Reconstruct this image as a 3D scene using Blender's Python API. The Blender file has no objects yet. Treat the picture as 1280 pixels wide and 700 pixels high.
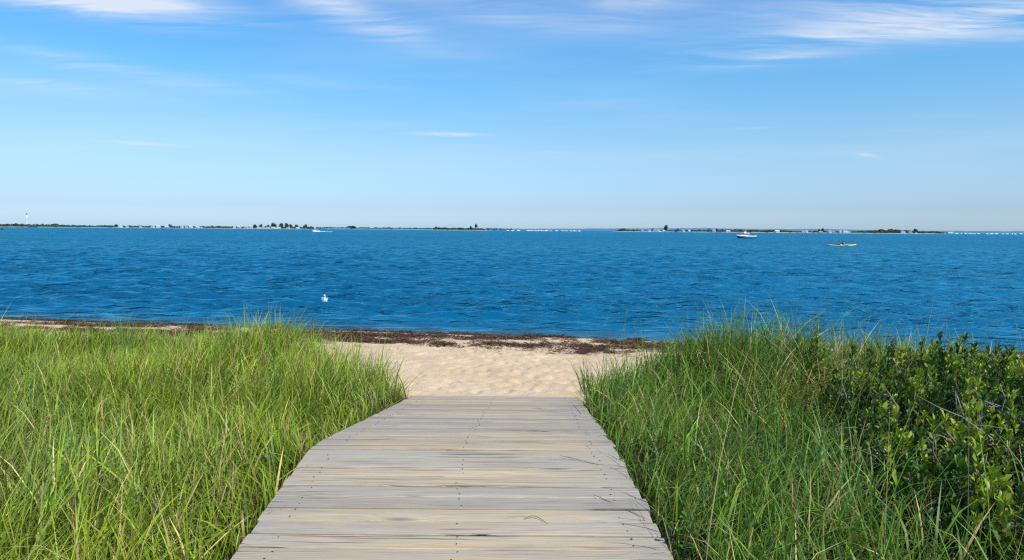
import bpy, math, random
import numpy as np
from mathutils import Vector, Matrix, Euler

random.seed(11)
R = np.random.default_rng(7)
scene = bpy.context.scene
col = scene.collection
rad = math.radians

# ------------------------------------------------------------------ camera
FPX, EYE, HY = 853.33, 2.8, 287.0
PITCH, ROLL = math.atan((350 - HY) / FPX), math.atan(0.0071)
cam_data = bpy.data.cameras.new('camera')
cam_data.sensor_width = 36.0
cam_data.lens = 24.0
cam_data.clip_start = 0.05
cam_data.clip_end = 40000.0
cam = bpy.data.objects.new('camera', cam_data)
col.objects.link(cam)
CAM_M = Euler((rad(90) - PITCH, 0, 0), 'XYZ').to_matrix() @ Matrix.Rotation(ROLL, 3, 'Z')
cam.matrix_world = Matrix.Translation((0, 0, EYE)) @ CAM_M.to_4x4()
scene.camera = cam


def ray(px, py):
    d = CAM_M @ Vector(((px - 640) / FPX, (350 - py) / FPX, -1.0))
    return d


def at(px, dist, z=0.0):
    """the point seen in column px, dist metres ahead, at height z"""
    d = ray(px, HY)
    return Vector((d.x / d.y * dist, dist, z))


# ------------------------------------------------------------------ helpers
def tag(o, label=None, cat=None, group=None, kind=None):
    if label: o['label'] = label
    if cat: o['category'] = cat
    if group: o['group'] = group
    if kind: o['kind'] = kind
    return o


def empty(name, loc=(0, 0, 0), rz=0.0):
    o = bpy.data.objects.new(name, None)
    o.empty_display_size = 0.1
    o.location = loc
    o.rotation_euler = (0, 0, rz)
    col.objects.link(o)
    return o


def np_mesh(name, verts, quads=None, tris=None, mat=None, parent=None, smooth=True, attrs=None):
    """one mesh object straight from numpy arrays"""
    me = bpy.data.meshes.new(name)
    verts = np.asarray(verts, dtype=np.float32)
    nq = 0 if quads is None else len(quads)
    nt = 0 if tris is None else len(tris)
    loops = []
    if nq: loops.append(np.asarray(quads, dtype=np.int32).ravel())
    if nt: loops.append(np.asarray(tris, dtype=np.int32).ravel())
    loops = np.concatenate(loops)
    me.vertices.add(len(verts))
    me.vertices.foreach_set('co', verts.ravel())
    me.loops.add(len(loops))
    me.loops.foreach_set('vertex_index', loops)
    me.polygons.add(nq + nt)
    starts = np.concatenate([np.arange(nq) * 4, nq * 4 + np.arange(nt) * 3]).astype(np.int32)
    me.polygons.foreach_set('loop_start', starts)
    me.polygons.foreach_set('use_smooth', np.full(nq + nt, smooth, dtype=bool))
    me.update(calc_edges=True)
    me.validate()
    for k, v in (attrs or {}).items():
        v = np.asarray(v, dtype=np.float32)
        if v.ndim == 1:
            a = me.attributes.new(k, 'FLOAT', 'POINT')
            a.data.foreach_set('value', v)
        else:
            a = me.attributes.new(k, 'FLOAT_COLOR', 'POINT')
            c = np.ones((len(v), 4), dtype=np.float32)
            c[:, :3] = v
            a.data.foreach_set('color', c.ravel())
    if mat: me.materials.append(mat)
    o = bpy.data.objects.new(name, me)
    col.objects.link(o)
    if parent: o.parent = parent
    return o


class MB:
    """collects simple shapes and links them as ONE mesh object"""
    def __init__(self):
        self.v, self.f = [], []

    def add(self, vs, fs):
        n = len(self.v)
        self.v += [tuple(p) for p in vs]
        self.f += [tuple(i + n for i in f) for f in fs]

    def box(self, c, s, M=None, taper=1.0):
        x, y, z = s[0] / 2, s[1] / 2, s[2] / 2
        vs = []
        for dz, t in ((-z, 1.0), (z, taper)):
            for dx, dy in ((-x, -y), (x, -y), (x, y), (-x, y)):
                p = Vector((dx * t, dy * t, dz))
                if M: p = M @ p
                vs.append(p + Vector(c))
        self.add(vs, [(3, 2, 1, 0), (4, 5, 6, 7), (0, 1, 5, 4), (1, 2, 6, 5), (2, 3, 7, 6), (3, 0, 4, 7)])

    def tube(self, pts, rs, n=8, cap=True):
        pts = [Vector(p) for p in pts]
        if not hasattr(rs, '__len__'): rs = [rs] * len(pts)
        rings = []
        for i, p in enumerate(pts):
            t = (pts[min(i + 1, len(pts) - 1)] - pts[max(i - 1, 0)]).normalized()
            a = t.cross(Vector((0, 0, 1)))
            if a.length < 0.05: a = t.cross(Vector((1, 0, 0)))
            a.normalize()
            b = t.cross(a)
            rings.append([p + (a * math.cos(2 * math.pi * k / n) + b * math.sin(2 * math.pi * k / n)) * rs[i] for k in range(n)])
        self.rings(rings, cap)

    def rings(self, rings, cap=True):
        n = len(rings[0])
        vs = [p for r in rings for p in r]
        fs = []
        for i in range(len(rings) - 1):
            for k in range(n):
                fs.append((i * n + k, i * n + (k + 1) % n, (i + 1) * n + (k + 1) % n, (i + 1) * n + k))
        if cap:
            fs.append(tuple(reversed(range(n))))
            fs.append(tuple(range((len(rings) - 1) * n, len(rings) * n)))
        self.add(vs, fs)

    def lathe(self, prof, n=20, c=(0, 0, 0), sx=1, sy=1):
        c = Vector(c)
        self.rings([[c + Vector((r * sx * math.cos(2 * math.pi * k / n), r * sy * math.sin(2 * math.pi * k / n), z)) for k in range(n)] for r, z in prof])

    def build(self, name, mat, parent=None, smooth=False):
        me = bpy.data.meshes.new(name)
        me.from_pydata(self.v, [], self.f)
        me.update()
        if smooth: me.polygons.foreach_set('use_smooth', [True] * len(me.polygons))
        me.materials.append(mat)
        o = bpy.data.objects.new(name, me)
        col.objects.link(o)
        if parent: o.parent = parent
        return o


def copy_tree(o, parent=None):
    c = o.copy()
    col.objects.link(c)
    c.parent = parent
    for ch in list(o.children):
        copy_tree(ch, c)
    return c


# value noise -------------------------------------------------------
_T = np.random.default_rng(3).random((256, 256))


def vnoise(x, y):
    x = np.asarray(x, float); y = np.asarray(y, float)
    xi = np.floor(x).astype(int); yi = np.floor(y).astype(int)
    fx = x - xi; fy = y - yi
    fx = fx * fx * (3 - 2 * fx); fy = fy * fy * (3 - 2 * fy)
    a = _T[xi % 256, yi % 256]; b = _T[(xi + 1) % 256, yi % 256]
    c = _T[xi % 256, (yi + 1) % 256]; d = _T[(xi + 1) % 256, (yi + 1) % 256]
    return (a * (1 - fx) + b * fx) * (1 - fy) + (c * (1 - fx) + d * fx) * fy


def fbm(x, y, o=4):
    s = 0; a = 0.5; t = 0
    for i in range(o):
        s = s + a * vnoise(x * 2 ** i + 17.3 * i, y * 2 ** i + 9.1 * i)
        t += a; a *= 0.5
    return s / t


def sstep(a, b, x):
    t = np.clip((x - a) / (b - a), 0, 1)
    return t * t * (3 - 2 * t)


# ------------------------------------------------------------------ materials
def new_mat(name):
    m = bpy.data.materials.new(name)
    m.use_nodes = True
    nt = m.node_tree
    nt.nodes.clear()
    out = nt.nodes.new('ShaderNodeOutputMaterial')
    return m, nt, out


class G:
    """tiny node-graph helper"""
    def __init__(self, nt): self.nt = nt

    def n(self, t, **kw):
        nd = self.nt.nodes.new(t)
        ins = kw.pop('ins', {})
        for k, v in kw.items(): setattr(nd, k, v)
        for k, v in ins.items():
            s = nd.inputs[k]
            if isinstance(v, bpy.types.NodeSocket): self.nt.links.new(v, s)
            else: s.default_value = v
        return nd

    def math(self, op, a, b=0.0, c=0.0, clamp=False):
        nd = self.n('ShaderNodeMath', operation=op, use_clamp=clamp)
        for i, v in enumerate((a, b, c)):
            if isinstance(v, bpy.types.NodeSocket): self.nt.links.new(v, nd.inputs[i])
            else: nd.inputs[i].default_value = v
        return nd.outputs[0]

    def mix(self, f, a, b, blend='MIX'):
        nd = self.n('ShaderNodeMix', data_type='RGBA', blend_type=blend)
        for s, v in ((nd.inputs[0], f), (nd.inputs[6], a), (nd.inputs[7], b)):
            if isinstance(v, bpy.types.NodeSocket): self.nt.links.new(v, s)
            else: s.default_value = v if not hasattr(v, '__len__') or len(v) == 4 else (*v, 1)
        return nd.outputs[2]

    def noise(self, vec, scale, detail=4, rough=0.55, dist=0.0):
        return self.n('ShaderNodeTexNoise', ins={'Vector': vec, 'Scale': scale, 'Detail': detail, 'Roughness': rough, 'Distortion': dist}).outputs['Fac']

    def mapping(self, vec, scale=(1, 1, 1), loc=(0, 0, 0), rot=(0, 0, 0)):
        return self.n('ShaderNodeMapping', ins={'Vector': vec, 'Scale': scale, 'Location': loc, 'Rotation': rot}).outputs[0]

    def ramp(self, fac, stops, interp='LINEAR'):
        nd = self.n('ShaderNodeValToRGB', ins={'Fac': fac})
        cr = nd.color_ramp
        cr.interpolation = interp
        while len(cr.elements) < len(stops): cr.elements.new(0.5)
        for e, (p, c) in zip(cr.elements, stops):
            e.position = p
            e.color = (c, c, c, 1) if not hasattr(c, '__len__') else (*c, 1)
        return nd.outputs['Color']

    def rng(self, v, a, b, c=0.0, d=1.0):
        return self.n('ShaderNodeMapRange', ins={'Value': v, 'From Min': a, 'From Max': b, 'To Min': c, 'To Max': d}).outputs[0]

    def smooth(self, v, a, b):
        nd = self.n('ShaderNodeMapRange', interpolation_type='SMOOTHSTEP', ins={'Value': v, 'From Min': a, 'From Max': b})
        return nd.outputs[0]

    def link(self, a, b): self.nt.links.new(a, b)


def plain(name, rgb, rough=0.6, spec=0.4, var=0.12, scale=4.0, metal=0.0):
    """painted / coated surface with a little procedural unevenness"""
    m, nt, out = new_mat(name)
    g = G(nt)
    tc = g.n('ShaderNodeTexCoord').outputs['Object']
    nz = g.noise(tc, scale, 5)
    c = g.mix(g.math('MULTIPLY', nz, 1.0), [x * (1 - var) for x in rgb], [min(1, x * (1 + var)) for x in rgb])
    b = g.n('ShaderNodeBsdfPrincipled', ins={'Base Color': c, 'Roughness': rough, 'Metallic': metal, 'Specular IOR Level': spec})
    g.link(b.outputs[0], out.inputs[0])
    return m


def leaf_mat(name, trans=0.35, rough=0.5, spec=0.25):
    """leaf material: colour from the 'col' attribute, some light passes through"""
    m, nt, out = new_mat(name)
    g = G(nt)
    a = g.n('ShaderNodeAttribute', attribute_name='col').outputs['Color']
    b = g.n('ShaderNodeBsdfPrincipled', ins={'Base Color': a, 'Roughness': rough, 'Specular IOR Level': spec})
    tcol = g.mix(1.0, a, (1.15, 1.15, 0.5), 'MULTIPLY')
    t = g.n('ShaderNodeBsdfTranslucent', ins={'Color': tcol})
    mx = g.n('ShaderNodeMixShader', ins={0: trans, 1: b.outputs[0], 2: t.outputs[0]})
    g.link(mx.outputs[0], out.inputs[0])
    return m


def attr_mat(name, rough=0.8, spec=0.2):
    m, nt, out = new_mat(name)
    g = G(nt)
    a = g.n('ShaderNodeAttribute', attribute_name='col').outputs['Color']
    b = g.n('ShaderNodeBsdfPrincipled', ins={'Base Color': a, 'Roughness': rough, 'Specular IOR Level': spec})
    g.link(b.outputs[0], out.inputs[0])
    return m


def sand_material():
    m, nt, out = new_mat('sand')
    g = G(nt)
    pos = g.n('ShaderNodeNewGeometry').outputs['Position']
    veg = g.n('ShaderNodeAttribute', attribute_name='veg').outputs['Fac']
    wet = g.n('ShaderNodeAttribute', attribute_name='wet').outputs['Fac']
    n1 = g.noise(pos, 1.3, 6, 0.6)
    n2 = g.noise(pos, 28.0, 4, 0.7)
    n3 = g.noise(pos, 260.0, 2, 0.7)
    c = g.mix(g.rng(n1, 0.3, 0.7), (0.62, 0.45, 0.275), (0.76, 0.585, 0.39))
    c = g.mix(g.rng(n2, 0.35, 0.7, 0, 0.35), c, (0.46, 0.32, 0.185))
    c = g.mix(g.rng(n3, 0.55, 0.8, 0, 0.5), c, (0.27, 0.19, 0.12))
    c = g.mix(g.rng(n3, 0.25, 0.42, 0.35, 0), c, (0.72, 0.60, 0.43))
    litter = g.mix(g.rng(n2, 0.35, 0.65), (0.022, 0.02, 0.010), (0.10, 0.08, 0.04))  # soil and thatch, darkened further to paint the shade between blades
    c = g.mix(veg, c, litter)
    c = g.mix(wet, c, (0.17, 0.115, 0.065))
    r = g.rng(wet, 0, 1, 0.95, 0.35)
    h = g.math('ADD', g.math('MULTIPLY', n2, 0.7), g.math('MULTIPLY', n3, 0.12))
    bp = g.n('ShaderNodeBump', ins={'Height': h, 'Strength': 0.8, 'Distance': 0.035})
    b = g.n('ShaderNodeBsdfPrincipled', ins={'Base Color': c, 'Roughness': r, 'Specular IOR Level': 0.2, 'Normal': bp.outputs[0]})
    g.link(b.outputs[0], out.inputs[0])
    return m


def wood_material():
    m, nt, out = new_mat('weathered_wood')
    g = G(nt)
    tc = g.n('ShaderNodeTexCoord').outputs['Object']
    bd = g.n('ShaderNodeAttribute', attribute_name='board')          # r,g,b random per board
    sep = g.n('ShaderNodeSeparateColor', ins={'Color': bd.outputs['Color']})
    r1, r2, r3 = sep.outputs[0], sep.outputs[1], sep.outputs[2]
    off = g.n('ShaderNodeCombineXYZ', ins={'X': g.math('MULTIPLY', r1, 37.0), 'Y': g.math('MULTIPLY', r2, 11.0), 'Z': g.math('MULTIPLY', r3, 50.0)}).outputs[0]
    v0 = g.n('ShaderNodeVectorMath', operation='ADD', ins={0: tc, 1: off}).outputs[0]
    # slow wander so that grain lines are not ruler straight
    wob = g.noise(g.mapping(v0, (0.9, 3, 1)), 1.6, 3)
    wv = g.n('ShaderNodeCombineXYZ', ins={'Y': g.math('MULTIPLY', g.math('SUBTRACT', wob, 0.5), 0.06)}).outputs[0]
    # knots push the grain aside
    vk = g.n('ShaderNodeTexVoronoi', feature='F1', ins={'Vector': g.mapping(v0, (1.25, 5.2, 1)), 'Scale': 1.0, 'Randomness': 1.0})
    kd = vk.outputs['Distance']
    keep = g.math('GREATER_THAN', g.n('ShaderNodeSeparateColor', ins={'Color': vk.outputs['Color']}).outputs[0], 0.52)
    knot = g.math('MULTIPLY', g.smooth(kd, 0.17, 0.02), keep)
    swirl = g.math('MULTIPLY', g.smooth(kd, 0.40, 0.05), keep)
    wv2 = g.n('ShaderNodeCombineXYZ', ins={'Y': g.math('MULTIPLY', swirl, 0.05)}).outputs[0]
    v = g.n('ShaderNodeVectorMath', operation='ADD', ins={0: g.n('ShaderNodeVectorMath', operation='ADD', ins={0: v0, 1: wv}).outputs[0], 1: wv2}).outputs[0]
    fine = g.noise(g.mapping(v, (2.2, 190, 40)), 1.0, 5, 0.65)
    mid = g.noise(g.mapping(v, (1.0, 42, 10)), 1.0, 5, 0.6)
    broad = g.noise(g.mapping(v, (0.7, 9, 3)), 1.0, 4, 0.6)
    blot = g.noise(g.mapping(tc, (0.9, 1.6, 1)), 1.0, 5, 0.6)
    blot2 = g.noise(g.mapping(v0, (1.6, 4.5, 1)), 1.0, 4, 0.6)
    # tan, sand-scoured middle, silver-grey sides
    sx = g.n('ShaderNodeSeparateXYZ', ins={'Vector': tc}).outputs['X']
    edge = g.smooth(g.math('ADD', g.math('ABSOLUTE', g.math('ADD', sx, 0.02)), g.math('MULTIPLY', g.math('SUBTRACT', blot, 0.5), 1.2)), 0.62, 1.20)
    grey = g.mix(broad, (0.245, 0.24, 0.235), (0.47, 0.45, 0.415))
    tan = g.mix(broad, (0.42, 0.325, 0.20), (0.60, 0.485, 0.325))
    tanf = g.math('MULTIPLY', g.math('SUBTRACT', 1.0, edge), g.smooth(g.math('ADD', mid, g.math('MULTIPLY', g.math('SUBTRACT', r2, 0.5), 0.35)), 0.30, 0.62))
    c = g.mix(tanf, grey, tan)
    c = g.mix(g.rng(r1, 0, 1, 0.0, 0.30), c, (0.30, 0.28, 0.255))
    c = g.mix(g.rng(fine, 0.46, 0.64, 0, 0.62), c, (0.18, 0.155, 0.13))
    c = g.mix(g.rng(blot2, 0.35, 0.65, 0.0, 0.35), c, (0.29, 0.295, 0.305))
    c = g.mix(1.0, c, g.ramp(r3, [(0.0, (0.76, 0.77, 0.79)), (0.35, (0.92, 0.90, 0.87)), (0.65, (1.0, 0.98, 0.95)), (1.0, (1.0, 0.97, 0.90))]), 'MULTIPLY')
    c = g.mix(g.math('MULTIPLY', g.rng(mid, 0.54, 0.68, 0, 0.7), g.smooth(blot2, 0.42, 0.62)), c, (0.20, 0.19, 0.185))
    c = g.mix(g.rng(mid, 0.26, 0.42, 0.45, 0), c, (0.60, 0.54, 0.44))
    crack = g.noise(g.mapping(v, (0.8, 85, 20), loc=(3, 1, 0)), 1.0, 3, 0.5)
    cf = g.math('MULTIPLY', g.smooth(crack, 0.60, 0.67), g.smooth(g.noise(g.mapping(v0, (1.1, 3, 1)), 1.0, 2), 0.45, 0.6))
    c = g.mix(g.math('MULTIPLY', cf, 0.85), c, (0.05, 0.045, 0.04))
    c = g.mix(g.math('MULTIPLY', knot, 0.9), c, (0.13, 0.125, 0.125))
    c = g.mix(1.0, c, (1.22, 1.165, 1.055), 'MULTIPLY')
    hh = g.math('SUBTRACT', g.math('ADD', g.math('MULTIPLY', fine, 0.4), g.math('MULTIPLY', mid, 0.6)), g.math('MULTIPLY', cf, 1.2))
    bp = g.n('ShaderNodeBump', ins={'Height': hh, 'Strength': 0.8, 'Distance': 0.008})
    b = g.n('ShaderNodeBsdfPrincipled', ins={'Base Color': c, 'Roughness': 0.85, 'Specular IOR Level': 0.2, 'Normal': bp.outputs[0]})
    g.link(b.outputs[0], out.inputs[0])
    return m


def total_(parts, g):
    t = parts[0]
    for p in parts[1:]: t = g.math('ADD', t, p)
    return t


def water_material():
    m, nt, out = new_mat('sea_water')
    g = G(nt)
    pos = g.n('ShaderNodeNewGeometry').outputs['Position']
    big = g.noise(g.mapping(pos, (0.006, 0.022, 1)), 1.0, 4, 0.6)
    med = g.noise(g.mapping(pos, (0.05, 0.16, 1)), 1.0, 4, 0.6)
    gust = g.noise(g.mapping(pos, (0.0022, 0.035, 1), loc=(4, 7, 0)), 1.0, 5, 0.65)
    rip1 = g.noise(g.mapping(pos, (0.75, 4.4, 1), rot=(0, 0, 0.07)), 1.0, 5, 0.62, 0.0)
    rip2 = g.noise(g.mapping(pos, (2.6, 12.0, 1), rot=(0, 0, -0.12)), 1.0, 3, 0.6)
    swell = g.noise(g.mapping(pos, (0.13, 1.0, 1), rot=(0, 0, 0.05)), 1.0, 5, 0.62)
    bank = g.smooth(g.noise(g.mapping(pos, (0.34, 1.45, 1), loc=(9, 2, 0), rot=(0, 0, 0.06)), 1.0, 4, 0.55), 0.52, 0.66)   # steep little wave fronts
    bank2 = g.smooth(g.noise(g.mapping(pos, (0.9, 4.6, 1), loc=(3, 8, 0), rot=(0, 0, -0.05)), 1.0, 4, 0.55), 0.50, 0.68)
    h = total_([g.math('MULTIPLY', rip1, 0.05), g.math('MULTIPLY', rip2, 0.010), g.math('MULTIPLY', swell, 0.15), g.math('MULTIPLY', bank, 0.50), g.math('MULTIPLY', bank2, 0.13)], g)
    bp = g.n('ShaderNodeBump', ins={'Height': h, 'Strength': 1.0, 'Distance': 0.50})
    sh = g.n('ShaderNodeAttribute', attribute_name='shallow').outputs['Fac']
    c = g.mix(g.rng(g.math('ADD', g.math('MULTIPLY', big, 0.6), g.math('MULTIPLY', med, 0.4)), 0.35, 0.65), (0.001, 0.066, 0.155), (0.002, 0.128, 0.265))
    c = g.mix(g.rng(gust, 0.54, 0.70, 0, 0.6), c, (0.002, 0.125, 0.26))
    c = g.mix(sh, c, (0.05, 0.075, 0.085))
    offshore = g.smooth(g.n('ShaderNodeSeparateXYZ', ins={'Vector': pos}).outputs['Y'], 22.0, 180.0)   # reflection capped lower offshore, standing in for rougher chop
    dif = g.n('ShaderNodeBsdfDiffuse', ins={'Color': c, 'Normal': bp.outputs[0]})
    glo = g.n('ShaderNodeBsdfGlossy', ins={'Color': (0.30, 0.92, 1.0, 1), 'Roughness': 0.32, 'Normal': bp.outputs[0]})
    fr = g.n('ShaderNodeFresnel', ins={'IOR': 1.33, 'Normal': bp.outputs[0]})
    fac = g.math('MINIMUM', fr.outputs[0], g.rng(offshore, 0, 1, 0.75, 0.46))
    mx = g.n('ShaderNodeMixShader', ins={0: fac, 1: dif.outputs[0], 2: glo.outputs[0]})
    g.link(mx.outputs[0], out.inputs[0])
    return m


SAND, WOOD, WATER = sand_material(), wood_material(), water_material()
GRASS = leaf_mat('grass_blade', 0.24, 0.42, 0.3)
LEAF = leaf_mat('shrub_leaf', 0.22, 0.42, 0.32)
FARLEAF = leaf_mat('far_foliage', 0.15, 0.7, 0.1)
WRACK = attr_mat('dry_seaweed', 0.75, 0.25)
BARK = plain('bark', (0.10, 0.078, 0.055), 0.85, 0.1, 0.35, 30)
DEADWOOD = plain('dead_wood', (0.27, 0.235, 0.21), 0.8, 0.15, 0.3, 40)
WHITE = plain('white_gelcoat', (0.80, 0.80, 0.80), 0.3, 0.5, 0.04)
NAVY = plain('navy_gelcoat', (0.035, 0.045, 0.085), 0.3, 0.5, 0.1)
GLASS = plain('tinted_glass', (0.03, 0.05, 0.07), 0.1, 0.6, 0.1)
ALU = plain('aluminium', (0.6, 0.61, 0.63), 0.35, 0.5, 0.08, 4, 0.8)
BLACK = plain('black_plastic', (0.02, 0.02, 0.022), 0.5, 0.4, 0.2)
STEEL = plain('rusty_nail', (0.045, 0.035, 0.03), 0.6, 0.3, 0.3, 60)

# ------------------------------------------------------------------ sky and sun
SUN_EL, SUN_AZ = rad(52), rad(142)          # azimuth clockwise from straight ahead: the sun stands behind the viewer's right shoulder
sdir = Vector((math.sin(SUN_AZ) * math.cos(SUN_EL), math.cos(SUN_AZ) * math.cos(SUN_EL), math.sin(SUN_EL)))
sun_d = bpy.data.lights.new('sun', 'SUN')
sun_d.energy = 4.3
sun_d.angle = rad(0.53)
sun_d.color = (1.0, 0.955, 0.88)
sun = bpy.data.objects.new('sun', sun_d)
sun.rotation_euler = sdir.to_track_quat('Z', 'Y').to_euler()
col.objects.link(sun)

world = bpy.data.worlds.new('World')
scene.world = world
world.use_nodes = True
wt = world.node_tree
wt.nodes.clear()
g = G(wt)
sky = g.n('ShaderNodeTexSky', sky_type='NISHITA', sun_disc=False, sun_elevation=SUN_EL, sun_rotation=SUN_AZ,
          altitude=0.0, air_density=1.0, dust_density=0.6, ozone_density=2.0)
gen = g.n('ShaderNodeTexCoord').outputs['Generated']
sepd = g.n('ShaderNodeSeparateXYZ', ins={'Vector': gen})
dx, dy, dz = sepd.outputs
elev = g.math('ARCSINE', dz)                          # radians above the horizon
azim = g.math('ARCTAN2', dx, dy)                      # radians right of straight ahead
tint = g.ramp(g.math('MULTIPLY', elev, 1.0 / 0.8, clamp=True),
              [(p, tuple(v / 2.5 for v in c)) for p, c in
               [(0.0, (0.97, 1.36, 2.10)), (0.039, (0.84, 1.09, 1.64)), (0.083, (0.91, 1.18, 1.57)), (0.127, (1.03, 1.28, 1.50)), (0.199, (0.92, 1.38, 1.60)),
                (0.255, (0.80, 1.45, 1.74)), (0.325, (0.64, 1.42, 1.84)), (0.45, (0.52, 1.28, 1.85)), (1.0, (0.45, 1.0, 1.5))]])
tint = g.mix(1.0, tint, (2.5, 2.5, 2.5), 'MULTIPLY')
skyc = g.mix(1.0, sky.outputs[0], tint, 'MULTIPLY')
# cirrus: noise on a flat layer high above the ground (direction / height)
inv = g.math('DIVIDE', 1.0, g.math('MAXIMUM', dz, 0.02))
plane = g.n('ShaderNodeCombineXYZ', ins={'X': g.math('MULTIPLY', dx, inv), 'Y': g.math('MULTIPLY', dy, inv), 'Z': 0.0}).outputs[0]
warp = g.noise(g.mapping(plane, (0.5, 0.5, 1)), 1.0, 3)
wvec = g.n('ShaderNodeVectorMath', operation='ADD', ins={0: plane, 1: g.n('ShaderNodeCombineXYZ', ins={'X': g.math('MULTIPLY', warp, 1.3), 'Y': g.math('MULTIPLY', warp, 0.8)}).outputs[0]}).outputs[0]
wisp = g.noise(g.mapping(wvec, (0.36, 1.9, 1), loc=(2.0, 0.6, 0), rot=(0, 0, rad(20))), 2.0, 10, 0.64, 0.6)
veil = g.noise(g.mapping(plane, (0.28, 0.5, 1), loc=(5.2, 1.0, 0), rot=(0, 0, rad(15))), 1.0, 5, 0.55)


def streak(az, el, wa, we, tilt=0.0, amp=1.0):
    """a soft cloud bank around one direction of the sky (degrees)"""
    a = g.math('SUBTRACT', azim, rad(az))
    e = g.math('SUBTRACT', g.math('SUBTRACT', elev, rad(el)), g.math('MULTIPLY', a, tilt))
    q = g.math('ADD', g.math('POWER', g.math('DIVIDE', a, rad(wa)), 2.0), g.math('POWER', g.math('DIVIDE', e, rad(we)), 2.0))
    return g.math('MULTIPLY', g.math('EXPONENT', g.math('MULTIPLY', q, -1.0)), amp)


def total(parts):
    s = parts[0]
    for p in parts[1:]: s = g.math('ADD', s, p)
    return s


def cl(px, py, wa, we, tilt=0.0, amp=1.0):
    d = ray(px, py)
    return streak(math.degrees(math.atan2(d.x, d.y)), math.degrees(math.atan2(d.z, math.hypot(d.x, d.y))), wa, we, tilt, amp)


banks = total([cl(105, -2, 9, 1.0, 0.02, 1.7), cl(430, 14, 6.5, 1.1, -0.26, 1.1), cl(640, 18, 10, 1.0, -0.1, 0.5), cl(780, 2, 4.5, 0.8, -0.1, 0.95),
               cl(1170, 14, 11, 1.3, -0.09, 1.0), cl(1050, 50, 12, 1.0, 0.02, 0.65), cl(965, 74, 4, 0.4, 0.05, 0.3), cl(130, 84, 8, 0.6, -0.08, 0.38),
               cl(40, 104, 5, 0.35, 0.0, 0.35), cl(400, 102, 7, 0.5, -0.05, 0.22), cl(1260, 30, 8, 0.9, -0.12, 0.9)])
broken = g.smooth(wisp, 0.30, 0.82)
thin = total([cl(560, 168, 2.6, 0.15, 0.0, 0.6), cl(180, 179.5, 2.4, 0.11, 0.0, 0.40), cl(1084, 194, 0.7, 0.16, -0.25, 0.45), cl(940, 160, 1.8, 0.09, 0, 0.16), cl(690, 190, 1.4, 0.08, 0, 0.14), cl(590, 181, 2.0, 0.08, 0, 0.15)])
thin = g.math('MULTIPLY', thin, g.smooth(g.noise(g.mapping(gen, (30, 30, 160)), 1.0, 4), 0.25, 0.6))
above = g.smooth(dz, 0.30, 0.48)                     # higher than the picture: more broken cirrus
cloud = g.math('ADD', g.math('MULTIPLY', banks, broken), thin)
cloud = g.math('ADD', cloud, g.math('MULTIPLY', g.math('MULTIPLY', above, broken), 0.35))
cloud = g.math('ADD', cloud, g.math('MULTIPLY', g.math('MULTIPLY', g.smooth(veil, 0.42, 0.75), g.smooth(dz, 0.02, 0.2)), 0.16))
cloud = g.math('MINIMUM', cloud, 0.80)
skyc = g.mix(cloud, skyc, (8.6, 8.9, 9.6))
bg = g.n('ShaderNodeBackground', ins={'Color': skyc, 'Strength': 0.1})
wo = g.n('ShaderNodeOutputWorld')
g.link(bg.outputs[0], wo.inputs[0])

scene.view_settings.view_transform = 'Standard'
scene.view_settings.look = 'None'
scene.view_settings.exposure = 0
scene.view_settings.gamma = 1
scene.cycles.max_bounces = 8
scene.cycles.transparent_max_bounces = 8
scene.cycles.use_denoising = False
scene.cycles.filter_width = 1.25

# ------------------------------------------------------------------ terrain
SHORE = 17.75


def shore_y(x):
    x = np.asarray(x, float)
    s = SHORE - 0.175 * np.clip(x, -60, 60)
    return s + 0.35 * (fbm(x * 0.16 + 3, x * 0 + 5, 3) - 0.5) * 2


def deck_left(y): return -0.29 - 1.065 - 0.0272 * (np.clip(y, -2, 4.65) - 3.2) + np.where(y > 4.65, (y - 4.65) * 0.030, 0)
def deck_right(y): return deck_left(y) + 2.13 + np.clip(4.65 - y, 0, 3) * 0.022


PROF_Y = [-5000, -40, -6, 4.6, 6.5, 8.75, 12, 14.5, 16.6, 17.9, 19, 25, 60, 300, 9000]
PROF_Z = [2.0, 1.6, 1.06, 1.08, 0.84, 0.60, 0.43, 0.31, 0.15, 0.0, -0.12, -0.6, -2.2, -5, -8]


def ground(x, y):
    x = np.asarray(x, float); y = np.asarray(y, float)
    yb = y - (shore_y(x) - SHORE)
    z = np.interp(yb, PROF_Y, PROF_Z)
    side = sstep(1.3, 3.2, np.abs(x + 0.25)) * sstep(14.0, 11.0, yb)
    z = z + 0.16 * np.exp(-((x + 3.7) / 1.0) ** 2 - ((y - 10.6) / 1.2) ** 2) + 0.20 * np.exp(-((x - 2.9) / 1.2) ** 2 - ((y - 8.8) / 1.3) ** 2)
    z = z + side * ((fbm(x * 0.35, y * 0.35, 3) - 0.42) * 0.45)
    return z


def grass_left_edge(y):
    return np.where(y < 8.6, deck_left(y) - 0.02, np.interp(y, [8.6, 9.3, 11, 12.5, 14], [-1.36, -2.15, -3.45, -4.15, -5.0]))


def grass_right_edge(y):
    return np.where(y < 8.3, deck_right(y) + 0.02, np.interp(y, [8.3, 9.3, 10.5, 12, 13], [0.86, 1.50, 2.45, 3.3, 4.2]))


def veg_density(x, y):
    """0..1 how thick the beach grass stands at x, y"""
    yb = y - (shore_y(x) - SHORE)
    n = fbm(x * 0.5 + 40, y * 0.5 + 11, 3)
    L = (x < grass_left_edge(y)) * sstep(13.7, 11.2, yb + (n - 0.5) * 2.5)
    L = L * (1 - 0.85 * np.exp(-((x + 5.3) / 1.0) ** 2 - ((y - 12.6) / 1.1) ** 2))
    Rr = (x > grass_right_edge(y)) * sstep(13.0, 10.6, yb + (n - 0.5) * 2.2)
    return np.clip(L + Rr, 0, 1)


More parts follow.
